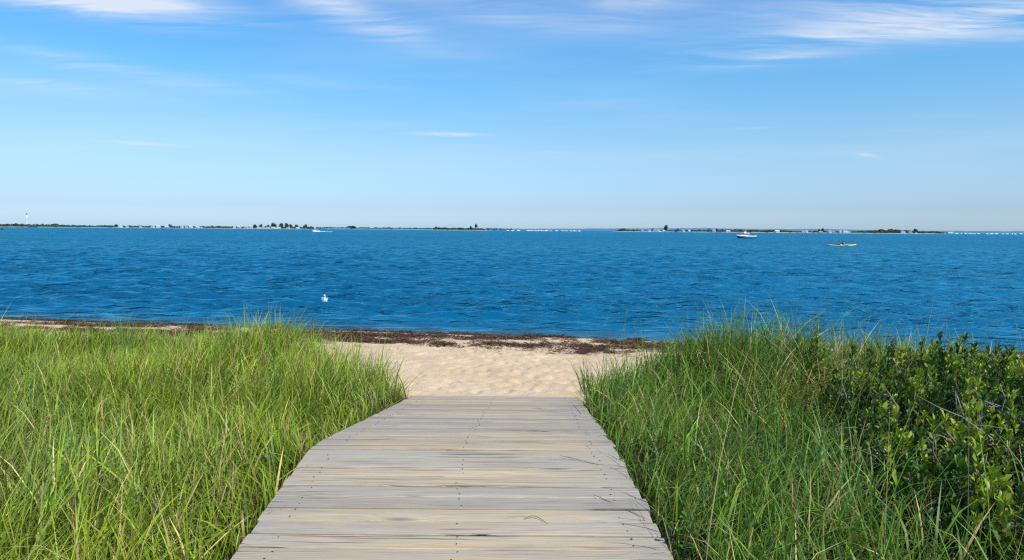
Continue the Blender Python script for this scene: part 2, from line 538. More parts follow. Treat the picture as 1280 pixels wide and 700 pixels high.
SHRUBS = [  # column, distance, row of the highest tip, radius
    (1118, 6.4, 442, 0.62, 'broad low shrub at the left end of the leafy thicket, behind the pale flattened grass'),
    (1182, 7.1, 424, 0.70, 'tallest dark green shrub in the thicket, its upright leafy tips rising against the water'),
    (1256, 7.3, 438, 0.85, 'spreading leafy shrub at the back of the thicket by the right edge, below the waterline'),
    (1208, 5.3, 462, 0.72, 'dense dark shrub in the middle of the thicket with bare grey twigs sticking out'),
    (1282, 5.2, 462, 0.70, 'leafy shrub cut by the right edge halfway down, a pale dead branch in it'),
    (1112, 5.0, 520, 0.42, 'small dark shrub half buried in long grass in front of the thicket'),
    (1278, 4.4, 505, 0.55, 'dark leafy shrub at the right edge between the dead-branched one and the lowest one'),
    (1180, 4.4, 535, 0.42, 'dark shrub in the shade left of the lowest one, long grass crossing it'),
    (1236, 3.7, 572, 0.46, 'low shrub with bright yellow-green leaf cluster at the bottom right, nearest to the viewer'),
    (1024, 8.2, 421, 0.30, 'single slender leafy shoot standing apart above the grass left of the thicket')]
SHRUB_P = [(at(a, b).x, b, c) for a, b, _, c, _ in SHRUBS]


def in_shrub(x, y):
    s = 0
    for sx_, sy_, r_ in SHRUB_P[:9]:
        s = np.maximum(s, np.exp(-(((x - sx_) / (r_ * 1.05)) ** 2 + ((y - sy_) / (r_ * 1.05)) ** 2) ** 2))
    return s


def coords(lo, hi, fine_lo, fine_hi, step, growth=1.09, mx=400):
    a = list(np.arange(fine_lo, fine_hi, step))
    s, p = step, a[-1]
    while p < hi:
        s = min(s * growth, mx); p += s; a.append(p)
    s, p = step, a[0]
    while p > lo:
        s = min(s * growth, mx); p -= s; a.insert(0, p)
    return np.array(a)


def grid_faces(nx, ny):
    i = np.arange(ny - 1)[:, None] * nx + np.arange(nx - 1)[None, :]
    i = i.ravel()
    return np.stack([i, i + 1, i + nx + 1, i + nx], 1)


xs = coords(-6000, 6000, -5, 6, 0.038)
ys = coords(-5000, 900, 8.2, 18.4, 0.038)
X, Y = np.meshgrid(xs, ys)
x, y = X.ravel(), Y.ravel()
z = ground(x, y)
yb = y - (shore_y(x) - SHORE)
veg = veg_density(x, y)
open_sand = (1 - veg) * sstep(7.5, 9.0, y) * sstep(18.2, 16.8, yb) * (np.abs(x) < 12)
z += open_sand * (fbm(x * 2.6, y * 2.6, 4) - 0.5) * 0.075
foot = np.zeros_like(z)
fp_n = 330
for i in range(fp_n):                                # trodden sand between the boardwalk and the wrack line
    fx, fy = R.normal(0.1, 1.4), R.uniform(8.9, 15.0)
    an = R.normal(0, 0.5)
    sel = np.where((np.abs(x - fx) < 0.4) & (np.abs(y - fy) < 0.4))[0]
    if len(sel) == 0: continue
    u = (x[sel] - fx) * math.cos(an) - (y[sel] - fy) * math.sin(an)
    w = (x[sel] - fx) * math.sin(an) + (y[sel] - fy) * math.cos(an)
    q = (u / 0.065) ** 2 + (w / 0.14) ** 2
    foot[sel] += -R.uniform(0.012, 0.046) * np.exp(-q) + R.uniform(0.004, 0.010) * np.exp(-(np.sqrt(q) - 1.5) ** 2 * 4)
z += foot * open_sand
drift = np.exp(-((y - 8.82) / 0.30) ** 2) * ((x > -1.6) & (x < 1.1))
level = np.interp(y, [7.9, 8.75, 9.4], [0.66, 0.652, 0.60]) + (fbm(x * 2.2 + 3, y * 3.0, 4) - 0.56) * 0.13
z = np.where(drift > 0.03, np.maximum(z, z + (level - z) * np.clip(drift * 1.3, 0, 1)), z)
wet = sstep(16.95, 17.5, yb) * (yb < 60)
ground_o = np_mesh('beach', np.stack([x, y, z], 1), quads=grid_faces(len(xs), len(ys)), mat=SAND,
                   attrs={'veg': np.clip(veg * 1.25, 0, 1), 'wet': wet})
tag(ground_o, kind='structure')

# ------------------------------------------------------------------ water
rows = [13.5]
while rows[-1] < 26000:
    r_ = rows[-1]
    rows.append(r_ + max(0.045, 0.0042 * r_) * (1 if r_ < 1500 else 4))
rows = np.array(rows)
tcol_ = np.concatenate([-np.geomspace(60, 1.25, 26)[:-1], np.linspace(-1.25, 1.25, 760), np.geomspace(1.25, 60, 26)[1:]])
T, RR = np.meshgrid(tcol_, rows)
wx, wy = (T * RR).ravel(), RR.ravel()
cell = np.maximum(0.0042 * RR, 2.5 / 760 * RR).ravel()
wz = np.zeros_like(wx)
near = (np.abs(T).ravel() < 1.25)
wr = np.random.default_rng(21)
for k in range(72):
    lam = math.exp(wr.uniform(math.log(0.22), math.log(1.9)))
    th = wr.normal(rad(-95), rad(19))
    amp = 0.0088 * lam ** 1.0
    kx, ky = 2 * math.pi / lam * math.cos(th), 2 * math.pi / lam * math.sin(th)
    fade = np.clip((lam / cell - 2.5) / 3.0, 0, 1) * near
    idx = np.where(fade > 0)[0]
    ph = kx * wx[idx] + ky * wy[idx] + wr.uniform(0, 6.28)
    s = np.sin(ph)
    grp = 0.45 + 1.1 * vnoise(wx[idx] / (lam * 4) + k * 3.1, wy[idx] / (lam * 3) + k)
    wz[idx] += amp * fade[idx] * grp * (s - 0.33 * np.sin(2 * ph))
wyb = wy - (shore_y(wx) - SHORE)
wz *= np.interp(wyb, [17.5, 18.2, 23], [0.10, 0.22, 1.0])
shal = sstep(20.0, 17.8, wyb) * 0.8
water = np_mesh('water', np.stack([wx, wy, wz], 1), quads=grid_faces(len(tcol_), len(rows)), mat=WATER, attrs={'shallow': shal})
tag(water, kind='structure')

# ------------------------------------------------------------------ boardwalk
bw = empty('boardwalk', (-0.33, 3.2, 1.1))
tag(bw, 'weathered grey plank boardwalk leading down through the beach grass to the sand', 'boardwalk')


def deck_z(y):
    return np.interp(y, [-3, 3.2, 4.65, 8.72], [1.13, 1.20, 1.285, 0.645])


def make_decking(name, y0, y1, seed):
    rr = np.random.default_rng(seed)
    V, Q, B, NAIL = [], [], [], []
    yy = y0
    while yy < y1 - 0.02:
        gap = 0.0050 + rr.exponential(0.0040)
        wid = 0.1455 - gap
        step_ = 0.1455
        cy = yy + wid / 2
        if cy + wid / 2 > y1 + 0.05: break
        l, r_ = float(deck_left(cy)), float(deck_right(cy))
        l += rr.normal(0, 0.007); r_ += rr.normal(0, 0.007)
        za, zb = float(deck_z(yy)), float(deck_z(yy + wid))
        dzl, dzr = rr.normal(0, 0.0015, 2)
        cup = rr.normal(0.0012, 0.0012)
        skew = rr.normal(0, 0.0015)
        n = 25
        tt = np.linspace(0, 1, n)
        bend = rr.normal(0, 0.0015) * np.sin(tt * math.pi) + rr.normal(0, .0008) * np.sin(tt * 6.3)
        sag = rr.normal(0, 0.0015) * np.sin(tt * math.pi * rr.uniform(1, 3))
        e = 0.004
        prof = [(0, -0.036), (0, -e), (e, 0), (wid * .5, cup), (wid - e, 0), (wid, -e), (wid, -0.036)]
        base = len(V)
        rc = rr.random(3)
        for i in range(n):
            xx = l + (r_ - l) * tt[i]
            for a, h in prof:
                V.append((xx, yy + a + bend[i] + skew * (tt[i] - .5) * 2, za + (zb - za) * a / wid + h + dzl * (1 - tt[i]) + dzr * tt[i] + sag[i]))
                B.append(rc)
        m = len(prof)
        for i in range(n - 1):
            for j in range(m - 1):
                a = base + i * m + j
                Q.append((a, a + m, a + m + 1, a + 1))
        for q in [(0, 1, 5, 6), (1, 2, 4, 5)]:
            Q.append(tuple(base + k for k in reversed(q)))
            Q.append(tuple(base + (n - 1) * m + k for k in q))
        # nail heads over each stringer
        for fx in (l + 0.17, (l + r_) / 2, r_ - 0.17):
            for a in (0.036, 0.104):
                if rr.random() < 0.28: continue
                q, xx = yy + a + rr.normal(0, 0.006), fx + rr.normal(0, 0.010)
                zt = za + (zb - za) * (q - yy) / wid + 0.0045
                s_ = rr.uniform(0.0038, 0.0062)
                b0 = len(V)
                for k in range(8):
                    V.append((xx + s_ * math.cos(k * .785), q + s_ * math.sin(k * .785), zt)); B.append(rc)
                for f in ((0, 1, 2, 3), (0, 3, 4, 7), (4, 5, 6, 7)):
                    Q.append(tuple(b0 + k for k in f)); NAIL.append(len(Q) - 1)
        yy += step_ + rr.normal(0, 0.0012)
    o = np_mesh(name, np.array(V) - np.array([-0.33, 3.2, 1.1]), quads=np.array(Q), mat=WOOD, parent=bw, smooth=False, attrs={'board': np.array(B)})
    o.data.materials.append(STEEL)
    mi = np.zeros(len(o.data.polygons), dtype=np.int32)
    mi[NAIL] = 1
    o.data.polygons.foreach_set('material_index', mi)
    return o, yy


_, yend = make_decking('level_decking', -1.5, 4.65, 5)
_, _ = make_decking('sloping_decking', yend + 0.003, 8.75, 6)


def beam(name, fx, y0, y1, wdt, hgt):
    b = MB()
    n = 14
    rings = []
    for i in range(n + 1):
        yv = y0 + (y1 - y0) * i / n
        xv, zt = float(fx(yv)), float(deck_z(yv)) - 0.040
        rings.append([Vector((xv - wdt / 2, yv, zt)), Vector((xv + wdt / 2, yv, zt)), Vector((xv + wdt / 2, yv, zt - hgt)), Vector((xv - wdt / 2, yv, zt - hgt))])
    b.rings([[p - Vector((-0.33, 3.2, 1.1)) for p in r] for r in rings])
    return b.build(name, GREYBEAM, bw)


GREYBEAM = plain('beam_wood', (0.21, 0.20, 0.19), 0.9, 0.1, 0.3, 12)
for fx in (lambda yv: deck_left(yv) + 0.16, lambda yv: (deck_left(yv) + deck_right(yv)) / 2, lambda yv: deck_right(yv) - 0.16):
    beam('stringer', fx, -1.5, 8.6, 0.05, 0.14)
# ------------------------------------------------------------------ grass
PROFW = np.array([0.75, 1.0, 0.85, 0.55, 0.0])
K = 5


def blades(px, py, hgt, az, lean, curve, width, base_col, tip_col, rng, pz=None):
    """arrays of grass blades -> verts, quads, tris, colours. lean: start tilt, curve: added tilt towards the tip"""
    N = len(px)
    if pz is None: pz = ground(px, py) - 0.02
    P = np.zeros((N, K, 3))
    P[:, 0] = np.stack([px, py, pz], 1)
    seg = hgt / (K - 1)
    for i in range(1, K):
        f = (i - 0.5) / (K - 1)
        t = lean + curve * f ** 1.7
        d = np.stack([np.sin(t) * np.cos(az), np.sin(t) * np.sin(az), np.cos(t)], 1)
        P[:, i] = P[:, i - 1] + d * seg[:, None]
    wa = az + math.pi / 2 + rng.normal(0, 0.7, N)
    W = np.stack([np.cos(wa), np.sin(wa), np.zeros(N)], 1)
    V = np.zeros((N, 2 * (K - 1) + 1, 3))
    C = np.zeros_like(V)
    for i in range(K - 1):
        V[:, 2 * i] = P[:, i] - W * (width * PROFW[i] * 0.5)[:, None]
        V[:, 2 * i + 1] = P[:, i] + W * (width * PROFW[i] * 0.5)[:, None]
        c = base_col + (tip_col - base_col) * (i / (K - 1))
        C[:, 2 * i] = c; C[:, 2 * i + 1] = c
    V[:, -1] = P[:, -1]; C[:, -1] = tip_col
    nv = 2 * (K - 1) + 1
    b = (np.arange(N) * nv)[:, None]
    Q = np.concatenate([b + np.array([2 * i, 2 * i + 1, 2 * i + 3, 2 * i + 2])[None] for i in range(K - 2)], 0)
    Tt = b + np.array([2 * K - 4, 2 * K - 3, 2 * K - 2])[None]
    return V.reshape(-1, 3), Q, Tt, C.reshape(-1, 3)


def merge(parts):
    Vs, Qs, Ts, Cs, n = [], [], [], [], 0
    for V, Q, T_, C in parts:
        Vs.append(V); Cs.append(C); Qs.append(Q + n); Ts.append(T_ + n); n += len(V)
    return np.concatenate(Vs), np.concatenate(Qs), np.concatenate(Ts), np.concatenate(Cs)


def scatter(n, x0, x1, y0, y1, cond, rng, power):
    """random points, thinned with distance, kept where cond() says so"""
    xx = rng.uniform(x0, x1, n); yy = rng.uniform(y0, y1, n)
    d = np.hypot(xx, yy)
    keep = rng.random(n) < np.clip((3.0 / np.maximum(d, 1.0)) ** power, 0, 1) * cond(xx, yy)
    # only what lies in or near the view
    keep &= (np.abs(xx) < yy * 0.85 + 2.0)
    return xx[keep], yy[keep]


def field(name, side, n, rng, pal, hmin, hmax, lean_bias, darkness):
    x0, x1 = (-15.5, -1.2) if side < 0 else (0.6, 13.5)
    def cond(a, b):
        return veg_density(a, b) * np.clip(0.35 + 1.3 * fbm(a * 1.9, b * 1.9, 3), 0, 1) * (1 - 0.90 * in_shrub(a, b))
    px_, py_ = scatter(n, x0, x1, 0.6, 14.5, cond, rng, 0.55)
    # pull the blades together into tufts
    tcx, tcy = np.round(px_ / 0.16) * 0.16, np.round(py_ / 0.16) * 0.16
    jx = vnoise(tcx * 37.1, tcy * 53.7) - 0.5
    jy = vnoise(tcx * 71.3 + 9, tcy * 29.9) - 0.5
    tx, ty = tcx + jx * 0.16, tcy + jy * 0.16
    px_ = px_ + (tx - px_) * 0.5; py_ = py_ + (ty - py_) * 0.5
    ok = veg_density(px_, py_) > 0.02
    px_, py_ = px_[ok], py_[ok]
    N = len(px_)
    d = np.hypot(px_, py_)
    big = fbm(px_ * 0.55 + 7, py_ * 0.55 + 3, 3)
    h = (hmin + (hmax - hmin) * np.clip((big - 0.28) / 0.44, 0, 1)) * rng.uniform(0.45, 1.12, N)
    if side > 0: h *= 1 + 0.62 * np.exp(-((px_ - 3.05) / 1.2) ** 2 - ((py_ - 8.8) / 1.6) ** 2)
    else: h *= 1 + 0.78 * np.exp(-((px_ + 3.95) / 1.1) ** 2 - ((py_ - 10.4) / 1.3) ** 2)
    edge = np.where(side < 0, grass_left_edge(py_) - px_, px_ - grass_right_edge(py_))
    h *= 0.62 + 0.38 * sstep(0.0, np.where(py_ > 8.4, 0.35, 0.6), edge)
    yb_ = py_ - (shore_y(px_) - SHORE)
    h *= 1 - 0.38 * sstep(10.3, 12.8, yb_)
    h *= 1 - 0.35 * in_shrub(px_, py_)
    ang = fbm(px_ * 0.8 + 90, py_ * 0.8 + 4, 2)
    az = np.where(rng.random(N) < 0.42, (ang - 0.5) * 7.0 + lean_bias + rng.normal(0, 0.7, N), rng.uniform(0, 6.283, N))
    # near the boards the blades lean away from them or along them more than over them
    over = (edge < 0.35)
    az = np.where(over & (rng.random(N) < 0.75), (math.pi if side < 0 else 0.0) + rng.normal(0, 0.9, N), az)
    lean = np.abs(rng.normal(0.24, 0.34, N))
    curve = np.abs(rng.normal(0.75 if side < 0 else 0.95, 0.70, N))
    fall = rng.random(N) < 0.20
    lean = np.where(fall, rng.uniform(0.5, 1.15, N), lean)
    if side > 0:
        flat = np.exp(-((px_ - 3.7) / 0.75) ** 2 - ((py_ - 7.4) / 1.2) ** 2)
        lean += flat * rng.uniform(0.2, 0.9, N); curve += flat * 0.6
    else:
        flat = np.exp(-((px_ + 3.4) / 0.9) ** 2 - ((py_ - 4.0) / 0.9) ** 2) * 0.6
        lean += flat * rng.uniform(0, 0.7, N)
    width = (0.0050 + 0.0100 * rng.random(N) ** 2.0) * np.clip(0.9 + d * 0.05, 1.0, 1.6)
    c1, c2, c3, dry = [np.array(c) for c in pal]
    u = rng.random((N, 1)); w2 = np.clip(fbm(px_ * 0.7 + 20, py_ * 0.7, 3)[:, None] * 1.8 - 0.4 + rng.normal(0, 0.2, (N, 1)), 0, 1)
    c = (c1 * u + c2 * (1 - u)) * (1 - 0.55 * w2) + c3 * 0.55 * w2
    c = c * rng.uniform(0.45, 1.45, (N, 1))
    isdry = (rng.random(N) < 0.08 + 0.06 * (big > 0.55) + (flat * 0.30 if side > 0 else 0))[:, None]
    c = np.where(isdry, dry * rng.uniform(0.6, 1.25, (N, 1)), c)
    basec = c * np.array([0.42, 0.36, 0.40]) + np.array([0.008, 0.006, 0.002])  # blade feet darkened: shade inside the grass painted into the colour
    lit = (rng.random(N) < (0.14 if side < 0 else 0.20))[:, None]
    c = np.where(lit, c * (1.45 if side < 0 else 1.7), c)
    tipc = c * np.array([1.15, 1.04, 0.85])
    yel = (rng.random(N) < 0.12)[:, None]
    tipc = np.where(yel, tipc * 0.35 + np.array([0.34, 0.27, 0.07]) * 0.65, tipc)
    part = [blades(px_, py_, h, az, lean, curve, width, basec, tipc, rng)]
    # a low layer of short and dead blades that closes the floor
    px2, py2 = scatter(int(n * (0.45 if side < 0 else 0.2)), x0, x1, 0.6, 14.0, cond, rng, 0.55)
    M = len(px2)
    u = rng.random((M, 1))
    cc = np.where(u < 0.45, dry * rng.uniform(0.35, 0.95, (M, 1)), c1 * rng.uniform(0.5, 1.1, (M, 1)))
    part.append(blades(px2, py2, rng.uniform(0.12, 0.42, M) * hmax, rng.uniform(0, 6.283, M), np.abs(rng.normal(0.55, 0.35, M)), np.abs(rng.normal(0.6, 0.4, M)),
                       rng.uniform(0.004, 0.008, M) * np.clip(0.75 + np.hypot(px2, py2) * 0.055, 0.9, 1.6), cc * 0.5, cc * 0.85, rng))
    # long single blades and seed stalks standing above the rest
    px3, py3 = scatter(int(n * (0.012 if side < 0 else 0.008)), x0, x1, 1.2, 12.5, cond, rng, 0.3)
    M = len(px3)
    cc = np.where(rng.random((M, 1)) < 0.12, dry * 0.8, c2) * rng.uniform(0.8, 1.35, (M, 1))
    yb3 = py3 - (shore_y(px3) - SHORE)
    part.append(blades(px3, py3, rng.uniform(0.95, 1.4, M) * hmax * (1 - 0.35 * sstep(9.5, 12.5, yb3)), lean_bias + rng.normal(0, 1.0, M), np.abs(rng.normal(0.15, 0.14, M)), np.abs(rng.normal(0.8, 0.5, M)),
                       rng.uniform(0.003, 0.0065, M), cc * 0.8, cc, rng))
    V, Q, T_, C = merge(part)
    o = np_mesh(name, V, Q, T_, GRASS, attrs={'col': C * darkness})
    return o, V


gl, _ = field('beach_grass', -1, 280000, np.random.default_rng(31),
              [(0.150, 0.300, 0.016), (0.310, 0.400, 0.026), (0.150, 0.280, 0.090), (0.55, 0.46, 0.20)], 0.42, 0.84, 0.2, 1.17)
tag(gl, 'tall yellow-green beach grass filling the dune left of the boardwalk', 'grass', kind='stuff')
gr, _ = field('beach_grass', 1, 230000, np.random.default_rng(32),
              [(0.060, 0.175, 0.014), (0.160, 0.290, 0.022), (0.060, 0.155, 0.060), (0.44, 0.37, 0.18)], 0.46, 1.00, 0.1, 1.22)
tag(gr, 'darker, taller beach grass filling the dune right of the boardwalk', 'grass', kind='stuff')

# ------------------------------------------------------------------ single grass tufts and small plants
def tuft(name, loc, n, hmin, hmax, spread, lean_az, pal, seed, label, cat, group=None, bend=0.8):
    rng = np.random.default_rng(seed)
    a = rng.uniform(0, 6.283, n); r = spread * np.sqrt(rng.random(n))
    px_, py_ = r * np.cos(a), r * np.sin(a)
    u = rng.random((n, 1))
    c = (np.array(pal[0]) * u + np.array(pal[1]) * (1 - u)) * rng.uniform(0.7, 1.25, (n, 1))
    az = np.where(rng.random(n) < 0.5, a, lean_az + rng.normal(0, 0.8, n))
    V, Q, T_, C = blades(px_, py_, rng.uniform(hmin, hmax, n), az, np.abs(rng.normal(0.18, 0.15, n)), np.abs(rng.normal(bend, 0.4, n)),
                         rng.uniform(0.006, 0.012, n), c * 0.65, c, rng, pz=np.zeros(n) - 0.02)
    o = np_mesh(name, V, Q, T_, GRASS, attrs={'col': C * 1.15})
    o.location = loc
    tag(o, label, cat, group)
    return o


def gpt(px, d, dz=0.0):
    p = at(px, d)
    return Vector((p.x, p.y, float(ground(p.x, p.y)) + dz))


PL = [(0.135, 0.265, 0.03), (0.25, 0.34, 0.05)]
PR = [(0.07, 0.18, 0.02), (0.15, 0.26, 0.04)]
tuft('grass_tuft', gpt(462, 9.15), 70, 0.35, 0.72, 0.22, 0.1, PL, 1, 'loose grass tuft leaning over the left corner of the lower boardwalk end', 'grass tuft', 'tufts at the foot of the boardwalk')
tuft('grass_tuft', gpt(752, 8.95), 110, 0.35, 0.68, 0.25, 3.3, PR, 2, 'loose grass tuft leaning over the right corner of the lower boardwalk end', 'grass tuft', 'tufts at the foot of the boardwalk')
tuft('grass_tuft', gpt(405, 10.3), 80, 0.35, 0.7, 0.25, 0.3, PL, 3, 'grass tuft standing on the sand edge left of the beach opening', 'grass tuft', 'tufts at the foot of the boardwalk')
tuft('grass_tuft', gpt(795, 9.9), 60, 0.3, 0.6, 0.3, 2.6, PR, 4, 'sparse grass tuft on the sand edge right of the beach opening', 'grass tuft', 'tufts at the foot of the boardwalk')
tuft('grass_tuft', gpt(330, 10.8), 380, 0.6, 1.08, 0.75, 0.6, PL, 5, 'tall grass hump on the left dune reaching up in front of the water', 'grass tuft')
tuft('grass_tuft', gpt(150, 11.6), 60, 0.6, 1.05, 0.14, 1.2, [(0.12, 0.24, 0.06), (0.2, 0.30, 0.10)], 6, 'spiky pale green tuft poking above the far edge of the left grass', 'grass tuft', None, 0.5)
tuft('grass_tuft', gpt(955, 8.6), 300, 0.7, 1.2, 0.6, 0.3, PR, 7, 'tall dark grass tuft on the right dune, its tips bent over the water', 'grass tuft')


def leaf_pts(P, D, L, W, up, fold=0.25):
    """obovate leaves: two quads each, folded along the midrib. P base, D direction, up leaf normal hint"""
    S = np.cross(D, up)
    S /= np.linalg.norm(S, axis=1, keepdims=True) + 1e-9
    Nn = np.cross(S, D)
    L = L[:, None]; W = W[:, None]
    n = len(P)
    V = np.zeros((n, 8, 3))
    V[:, 0] = P
    V[:, 1] = P + D * L * 0.35 - S * W * 0.36 + Nn * W * fold * .6
    V[:, 2] = P + D * L * 0.70 - S * W * 0.50 + Nn * W * fold
    V[:, 3] = P + D * L - Nn * L * 0.06
    V[:, 4] = P + D * L * 0.70 + S * W * 0.50 + Nn * W * fold
    V[:, 5] = P + D * L * 0.35 + S * W * 0.36 + Nn * W * fold * .6
    V[:, 6] = P + D * L * 0.35
    V[:, 7] = P + D * L * 0.72
    b = (np.arange(n) * 8)[:, None]
    Q = np.concatenate([b + np.array([[0, 6, 1, 1]]), b + np.array([[1, 6, 7, 2]]), b + np.array([[6, 5, 4, 7]])], 0)
    Q = Q[len(b):]
    T_ = np.concatenate([b + np.array([[k for k in t]]) for t in ((0, 6, 1), (0, 5, 6), (2, 7, 3), (7, 4, 3))], 0)
    return V.reshape(-1, 3), Q, T_


def make_shrub(px, d, row, radius, label, seed, dead):
    rng = np.random.default_rng(seed)
    pr = random.Random(seed)
    base = at(px, d)
    gz = float(ground(base.x, base.y))
    dv = ray(px, row)
    top = EYE + dv.z / dv.y * d
    H = max(0.35, top - gz + 0.04)
    root = empty('shrub', (base.x, base.y, gz))
    tag(root, label, 'shrub', 'shrubs in the thicket on the right dune')
    wood, dw = MB(), MB()
    LP, LD, LL, LW, LC = [], [], [], [], []
    n = max(14, int(165 * radius * radius / 0.45))
    for i in range(n):
        a = pr.uniform(0, 6.283)
        rr_ = math.sqrt(pr.random())
        dome = math.sqrt(max(0.0, 1 - 0.75 * rr_ * rr_))
        tip = Vector((radius * rr_ * math.cos(a), radius * rr_ * math.sin(a), H * dome * pr.uniform(0.58, 0.93)))
        if pr.random() < 0.16: tip.z *= 1.18
        if i == 0: tip = Vector((0, 0, H))
        b0 = Vector((tip.x * 0.15 + pr.gauss(0, 0.04), tip.y * 0.15 + pr.gauss(0, 0.04), -0.03))
        m1 = b0.lerp(tip, 0.45) + Vector((tip.x * 0.16, tip.y * 0.16, -0.03)) + Vector((pr.gauss(0, .03), pr.gauss(0, .03), 0))
        shoot = min(0.34, H * 0.45)
        m2 = tip - Vector((tip.x * 0.06, tip.y * 0.06, shoot)) + Vector((pr.gauss(0, .02), pr.gauss(0, .02), 0))
        pts = [b0, m1, m2, tip]
        wood.tube(pts, [0.010, 0.007, 0.0045, 0.002], 5)
        bright = pr.random()
        nl = pr.randint(26, 40)
        for k in range(nl):
            f = k / nl
            if pr.random() < 0.75:
                g0 = 1 - (f ** 1.4)
                p = m2.lerp(tip, g0)
            else:
                p = m1.lerp(m2, pr.random()); g0 = 0.0
            az = k * 2.4 + pr.gauss(0, 0.3)
            el = 0.25 + 0.85 * g0 + pr.gauss(0, 0.2)
            LP.append(p); LD.append((math.cos(az) * math.cos(el), math.sin(az) * math.cos(el), math.sin(el)))
            LL.append(pr.uniform(0.036, 0.086)); LW.append(pr.uniform(0.015, 0.030))
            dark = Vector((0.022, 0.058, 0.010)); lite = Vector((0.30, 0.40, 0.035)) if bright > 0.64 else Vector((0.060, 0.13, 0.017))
            c = dark.lerp(lite, max(0, min(1, g0 * 1.1 - 0.1 + pr.gauss(0, 0.12))))  # shaded interior and sunlit tips painted into the leaf colour
            if pr.random() < 0.004: c = Vector((0.26, 0.11, 0.03))
            LC.append(c * pr.uniform(0.75, 1.25))
    for i in range(dead):
        a = pr.uniform(2.6, 5.6)
        tip = Vector((radius * math.cos(a) * pr.uniform(.5, 1.0), radius * math.sin(a) * pr.uniform(.6, 1.0), H * pr.uniform(0.6, 0.95)))
        b0 = Vector((tip.x * 0.3, tip.y * 0.3, H * 0.15))
        mid = b0.lerp(tip, 0.55) + Vector((pr.gauss(0, .07), pr.gauss(0, .07), pr.gauss(0, .05)))
        dw.tube([b0, mid, mid.lerp(tip, .5) + Vector((pr.gauss(0, .03), pr.gauss(0, .03), pr.gauss(0, .03))), tip], [0.011, 0.008, 0.006, 0.002], 5)
        for _ in range(4):
            s0 = mid.lerp(tip, pr.random())
            e0 = s0 + Vector((pr.gauss(0, .10), pr.gauss(0, .08), pr.uniform(-0.02, .13)))
            dw.tube([s0, s0.lerp(e0, .5) + Vector((0, 0, pr.gauss(0, .02))), e0], [0.004, 0.003, 0.001], 4)
    wood.build('stems', BARK, root, True)
    P, D = np.array(LP), np.array(LD)
    up = np.tile([0.0, 0.0, 1.0], (len(P), 1)) + rng.normal(0, 0.3, (len(P), 3))
    V, Q, T_ = leaf_pts(P, D, np.array(LL), np.array(LW), up)
    np_mesh('foliage', V, Q, T_, LEAF, root, smooth=True, attrs={'col': np.repeat(np.array(LC), 8, 0)})
    if dead:
        dw.build('dead_branches', DEADWOOD, root, True)
    return root


for i, (px, d, row, r_, lab) in enumerate(SHRUBS):
    make_shrub(px, d, row, r_, lab, 50 + i, (2, 3, 4, 7, 4, 2, 3, 2, 1, 0)[i])


def broadleaf(px, d, label, seed):
    pr = random.Random(seed)
    p = gpt(px, d)
    root = empty('leafy_plant', p)
    root.scale = (0.6, 0.6, 0.75)
    tag(root, label, 'plant')
    st = MB()
    P, D, L, W, C = [], [], [], [], []
    for i in range(7):
        a = pr.uniform(0, 6.28)
        tip = Vector((0.16 * math.cos(a), 0.16 * math.sin(a), pr.uniform(0.22, 0.36)))
        st.tube([(0, 0, -0.02), tip * 0.5 + Vector((0, 0, 0.05)), tip], [0.003, 0.0025, 0.0015], 5)
        for k in range(4):
            az = a + k * 1.57 + pr.gauss(0, .3)
            P.append(tip - Vector((0, 0, 0.02 * k))); D.append((math.cos(az) * .9, math.sin(az) * .9, 0.25))
            L.append(pr.uniform(0.06, 0.09)); W.append(pr.uniform(0.035, 0.05)); C.append(Vector((0.06, 0.20, 0.02)) * pr.uniform(.8, 1.2))
    st.build('stems', BARK, root, True)
    V, Q, T_ = leaf_pts(np.array(P), np.array(D), np.array(L), np.array(W), np.tile([0., 0., 1.], (len(P), 1)))
    np_mesh('foliage', V, Q, T_, LEAF, root, attrs={'col': np.repeat(np.array(C), 8, 0)})


broadleaf(880, 3.35, 'small bright green broad-leaved plant low in the grass right of the boardwalk', 3)
FLOWER = plain('flower_petal', (0.45, 0.24, 0.04), 0.6, 0.2, 0.25, 60)
FSTEM = plain('flower_stem', (0.10, 0.18, 0.04), 0.7, 0.2, 0.2, 30)
for i, (px, row, d, lab) in enumerate([(50, 525, 4.7, 'orange flower head low in the left grass, the one nearer the left edge'),
                                       (117, 527, 4.8, 'orange flower head low in the left grass, the one farther from the left edge'),
                                       (456, 602, 0, '')][:2]):
    p = gpt(px, d)
    dv = ray(px, row)
    hz = EYE + dv.z / dv.y * d - p.z
    root = empty('wild_flower', p)
    tag(root, lab, 'flower', 'orange flowers in the left grass')
    st = MB(); st.tube([(0, 0, -0.02), (0.01, 0, hz * .6), (0, 0, hz)], [0.003, 0.0025, 0.002], 5)
    st.build('stem', FSTEM, root, True)
    hd = MB()
    pr = random.Random(i)
    for k in range(16):
        a, e = k * 2.4, 0.25 + 0.08 * k
        dr = Vector((math.cos(a) * math.cos(e), math.sin(a) * math.cos(e), math.sin(e)))
        sd = dr.cross(Vector((0, 0, 1))).normalized()
        c0 = Vector((0, 0, hz))
        hd.add([c0, c0 + dr * .018 - sd * .007, c0 + dr * .034, c0 + dr * .018 + sd * .007], [(0, 1, 2, 3)])
    hd.build('flower_head', FLOWER, root)

